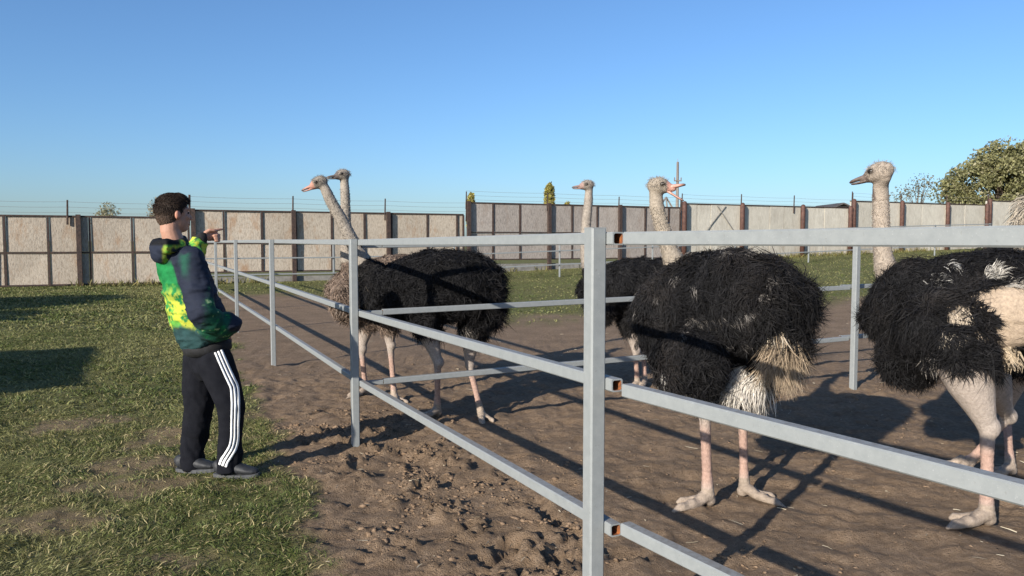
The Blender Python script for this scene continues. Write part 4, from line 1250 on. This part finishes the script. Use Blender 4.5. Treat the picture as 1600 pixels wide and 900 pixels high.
pp = at(1059,253,70); pg = float(base_z(pp.x, pp.y))
pole = empty('utility_pole', (pp.x, pp.y, pg), 'tall grey utility pole with short crossarm behind the wall', 'pole')
mb = MB(); mb.tube([(0,0,-.5),(0,0,pp.z-pg)], [.17,.11], 10); mb.build('mast', [M['wood']], pole, smooth=True)
mb = MB(); mb.box((0,-.1,pp.z-pg-1.7), (.34,.05,.05)); mb.build('crossarm', [M['wood']], pole)
for x in (-.3,.3):
    mb = MB(); mb.tube([(x,-.1,pp.z-pg-1.65),(x,-.1,pp.z-pg-1.5),(x,-.1,pp.z-pg-1.38)], [.04,.06,.03], 8); mb.build('insulator', [M['plinth']], pole, smooth=True)
mb = MB(); mb.tube([(0,0,pp.z-pg-.05),(0,0,pp.z-pg+.3)], [.03,.02], 6); mb.build('top_pin', [M['wire']], pole)

tp = at(1041,308,60); tg = float(base_z(tp.x, tp.y))
tri = empty('timber_tripod', (tp.x, tp.y, tg), 'thin grey timber tripod just left of the utility pole', 'tripod')
for (dx, dy) in ((-.95,.5),(0,-.6),(1.0,.5)):
    mb = MB(); mb.tube([(dx*2.6,dy*2.6,0),(0,0,tp.z-tg)], [.09,.06], 8); mb.build('leg', [M['wood']], tri, smooth=True)

rp = at(1314,318,58); rg = float(base_z(rp.x, rp.y))
bar = empty('barn', (rp.x, rp.y, rg), 'dark low-pitched barn roof peeping over the concrete wall', 'barn')
hz = rp.z-rg
mb = MB(); mb.box((0,2,(hz-.75)/2), (1.5,2.2,(hz-.75)/2)); mb.build('wall', [M['shedwall']], bar)
for s in (-1,1):
    mb = MB(); a = Vector((0,2,hz)); b = Vector((s*1.9,2,hz-.80)); u = (b-a); 
    mb.box((a+b)/2, (u.length/2, 2.5, .05), (u.normalized(), Vector((0,1,0)), u.normalized().cross(Vector((0,1,0))))); mb.build('roof', [M['roof']], bar)

# ------------------------------------------------------------------ unseen shed and trees, added left of the frame to shade the lawn
shd = empty('shed', (-9.6,3.2,0), 'unseen flat-roofed grey board shed added for its shade, left of the person', 'shed')
nv, av = N3, A3
cen = Vector((-8.95,3.85,0)) - nv*1.7
for k in range(10):
    mb = MB(); o = -1.35+.3*k
    mb.box(cen + av*o + nv*1.7 + ZV*1.2, (.015,.145,1.2), (nv, av, ZV)); mb.build('board', [M['shedwall']], shd, org=shd.location)
mb = MB(); mb.box(cen + ZV*1.2, (1.66,1.48,1.2), (nv, av, ZV)); mb.build('wall', [M['shedwall']], shd, org=shd.location)
mb = MB(); mb.box(cen + ZV*2.45, (1.80,1.56,.05), (nv, av, ZV)); mb.build('roof', [M['roof']], shd, org=shd.location)
tree('unseen_tree', 'unseen leafy tree added for its shade towards the beige wall', 'tree', (-18.2,9.6,0), 6,  # out of view, placed so its crown shades the far lawn
     [(0,0,3.5,2.0,2.0,1.4),(1.4,.4,3.0,1.3,1.2,1.0),(-1.2,-.3,3.1,1.4,1.3,1.1)], 9000, .12, GR, .16, .36)

tree('unseen_tree', 'unseen low spreading tree added to lengthen the shade on the lawn', 'tree', (-15.6,7.6,0), 5,  # second tree out of view, added to bring that shade nearer
     [(0,0,2.7,1.7,1.7,1.0),(1.1,-.4,2.4,1.1,1.1,.8)], 5000, .12, GR, .13, .40)

# ------------------------------------------------------------------ grass, clods, straw
def grass(n, xlo, xhi, dlo, dhi, lo, hi, wd, label, region=None, thr=.5):
    y = np.sqrt(rng.uniform(dlo**2, dhi**2, n)) if dhi/dlo < 3 else rng.uniform(dlo, dhi, n)
    x = rng.uniform(xlo, xhi, n)*y
    m = dirt_mask(x, y)
    keep = rng.random(n) > (m*1.25)
    tuft = fbm(x*5, y*5, s=13, o=3)
    keep &= rng.random(n) < sstep(.22, .55, tuft)+.25
    if region is not None: keep &= region(x, y)
    x, y, tuft, m = x[keep], y[keep], tuft[keep], m[keep]; n = len(x)
    z = ground_z(x, y)
    P = np.stack([x, y, z-.003], 1); N = np.tile([0,0,1.0], (n,1))
    comb = np.stack([fbm(x*3, y*3, s=14, o=2)-.5, fbm(x*3, y*3, s=16, o=2)-.5, np.zeros(n)], 1)*2.2
    D = unit(np.array([0,0,.75])+comb+rng.normal(size=(n,3))*np.array([.55,.55,.18]))
    D[:,2] = np.abs(D[:,2])
    L = rng.uniform(lo, hi, n)*(.55+.9*tuft)
    V, q, k = ribbons(P, N, D, L, wd*rng.uniform(.6,1.4,n), .35, 0.0, .35, nseg=2, prof=(1,.8,.1))
    patch = fbm(x*.8, y*.8, s=18, o=3); a = sstep(.35,.68,patch+rng.normal(size=n)*.11)[:,None]
    c = np.array([.092,.116,.030])*(1-a)+np.array([.215,.208,.080])*a
    dry = rng.random(n) < .17+.25*(m > .2); c[dry] = np.array([.36,.30,.15]) if dlo < 6 else np.array([.24,.215,.095])
    c = c*rng.uniform(.55,1.45,(n,1))
    me = np_mesh('grass', V, quads=q); set_col(me, np.repeat(c, k, 0))
    o = link('grass', me, None, [M['blade']])
    tag(o, label, 'grass', None, 'stuff')
    return o
left = lambda x, y: sw(x, y)[0] < 0.4
grass(130000, -.86, -.05, 2.6, 6.5, .022, .058, .0042, 'short trodden grass around the feet of the person', left)
grass(100000, -.86, -.12, 6.5, 12.5, .03, .07, .008, 'short green lawn along the outside of the rail fence', left)
grass(80000, -.80, -.25, 12.5, 27, .05, .10, .018, 'far lawn below the low beige wall', left)
grass(110000, -.40, .78, 10.5, 46, .04, .08, .018, 'grass growing at the far side of the pens', lambda x, y: (sw(x,y)[0] > 0.2) & ((y-W0[1])-(x-W0[0])*WA[1]/WA[0] < 0))
# rank weeds at the foot of the far wall
n = 5000; t = rng.uniform(0, 50, n); o_ = rng.uniform(.1, .9, n)
x = W0[0]+WA[0]*t+WN.x*o_; y = W0[1]+WA[1]*t+WN.y*o_
kp = fbm(t*.6, o_, s=91, o=3) > .47; x, y = x[kp], y[kp]; n = len(x)
P = np.stack([x, y, base_z(x, y)], 1); D = unit(np.array([0,0,1.0])+rng.normal(size=(n,3))*.35)
V, q, k = ribbons(P, np.tile([0,0,1.0],(n,1)), D, rng.uniform(.10,.38,n), np.full(n,.03), .2, 0, .3, 2, (1,.8,.1))
me = np_mesh('weeds', V, quads=q); set_col(me, np.repeat((np.array([.12,.13,.04])+np.array([.12,.07,.03])*rng.random((n,1)))*rng.uniform(.5,1.3,(n,1)), k, 0))
tag(link('weeds', me, None, [M['blade']]), 'ragged weeds along the foot of the far wall', 'weeds', None, 'stuff')

# mud clods churned up along the fence foot and through the pen
def clods(n, region, rlo, rhi, label):
    bm = bmesh.new(); bmesh.ops.create_icosphere(bm, subdivisions=1, radius=1)
    iv = np.array([v.co[:] for v in bm.verts]); itr = np.array([[v.index for v in f.verts] for f in bm.faces]); bm.free()
    x, y = region(n)
    m = dirt_mask(x, y); big = fbm(x*3.2, y*3.2, s=44, o=3)
    kp = (m > .55) & (rng.random(n) < sstep(.42, .66, big)+.05); x, y = x[kp], y[kp]; n = len(x)
    z = ground_z(x, y)
    r = rlo+(rhi-rlo)*rng.random(n)**3.2
    jit = 1+rng.normal(size=(n,len(iv)))*.38
    sc = np.stack([rng.uniform(.7,1.5,n), rng.uniform(.7,1.5,n), rng.uniform(.35,.65,n)], 1)
    a = rng.uniform(0, 6.28, n); ca, sa = np.cos(a), np.sin(a)
    L = iv[None]*jit[:,:,None]*(r[:,None]*sc)[:,None]
    X = L[:,:,0]*ca[:,None]-L[:,:,1]*sa[:,None]; Y = L[:,:,0]*sa[:,None]+L[:,:,1]*ca[:,None]
    V = np.stack([X+x[:,None], Y+y[:,None], L[:,:,2]+(z-r*.05)[:,None]], -1).reshape(-1,3)
    Tt = (itr[None]+(np.arange(n)*len(iv))[:,None,None]).reshape(-1,3)
    me = np_mesh('mud_clods', V, tris=Tt)
    tag(link('mud_clods', me, None, [M['clod']]), label, 'mud', None, 'stuff')
def along(n):
    s = rng.normal(.12,.42,n); w = rng.uniform(-.6,4.4,n)
    return Q1[0]+NX[0]*s+AX[0]*w, Q1[1]+NX[1]*s+AX[1]*w
def pen(n):
    y = rng.uniform(2.6,10,n); return rng.uniform(-.3,.85,n)*y, y
clods(6000, along, .003, .020, 'churned mud clods along the foot of the rail fence')
clods(6000, pen, .003, .014, 'loose crumbs of mud across the ostrich pen')

n = 900
y = rng.uniform(2.8, 14, n); x = rng.uniform(-.4, .75, n)*y
kp = dirt_mask(x, y) > .4; x, y = x[kp], y[kp]; n = len(x)
a = rng.uniform(0, 6.28, n)
D = np.stack([np.cos(a), np.sin(a), rng.normal(size=n)*.06], 1)
P = np.stack([x, y, ground_z(x, y)+.007], 1)
V, q, k = ribbons(P, np.tile([0,0,1.0],(n,1)), D, rng.uniform(.02,.10,n)*(rng.random(n)**.6), rng.uniform(.002,.006,n), -.02, .03, .3, 2, (1,.9,.5))
me = np_mesh('straw', V, quads=q)
tag(link('straw', me, None, [M['straw']]), 'pale bits of straw and feather scattered on the mud', 'straw', None, 'stuff')
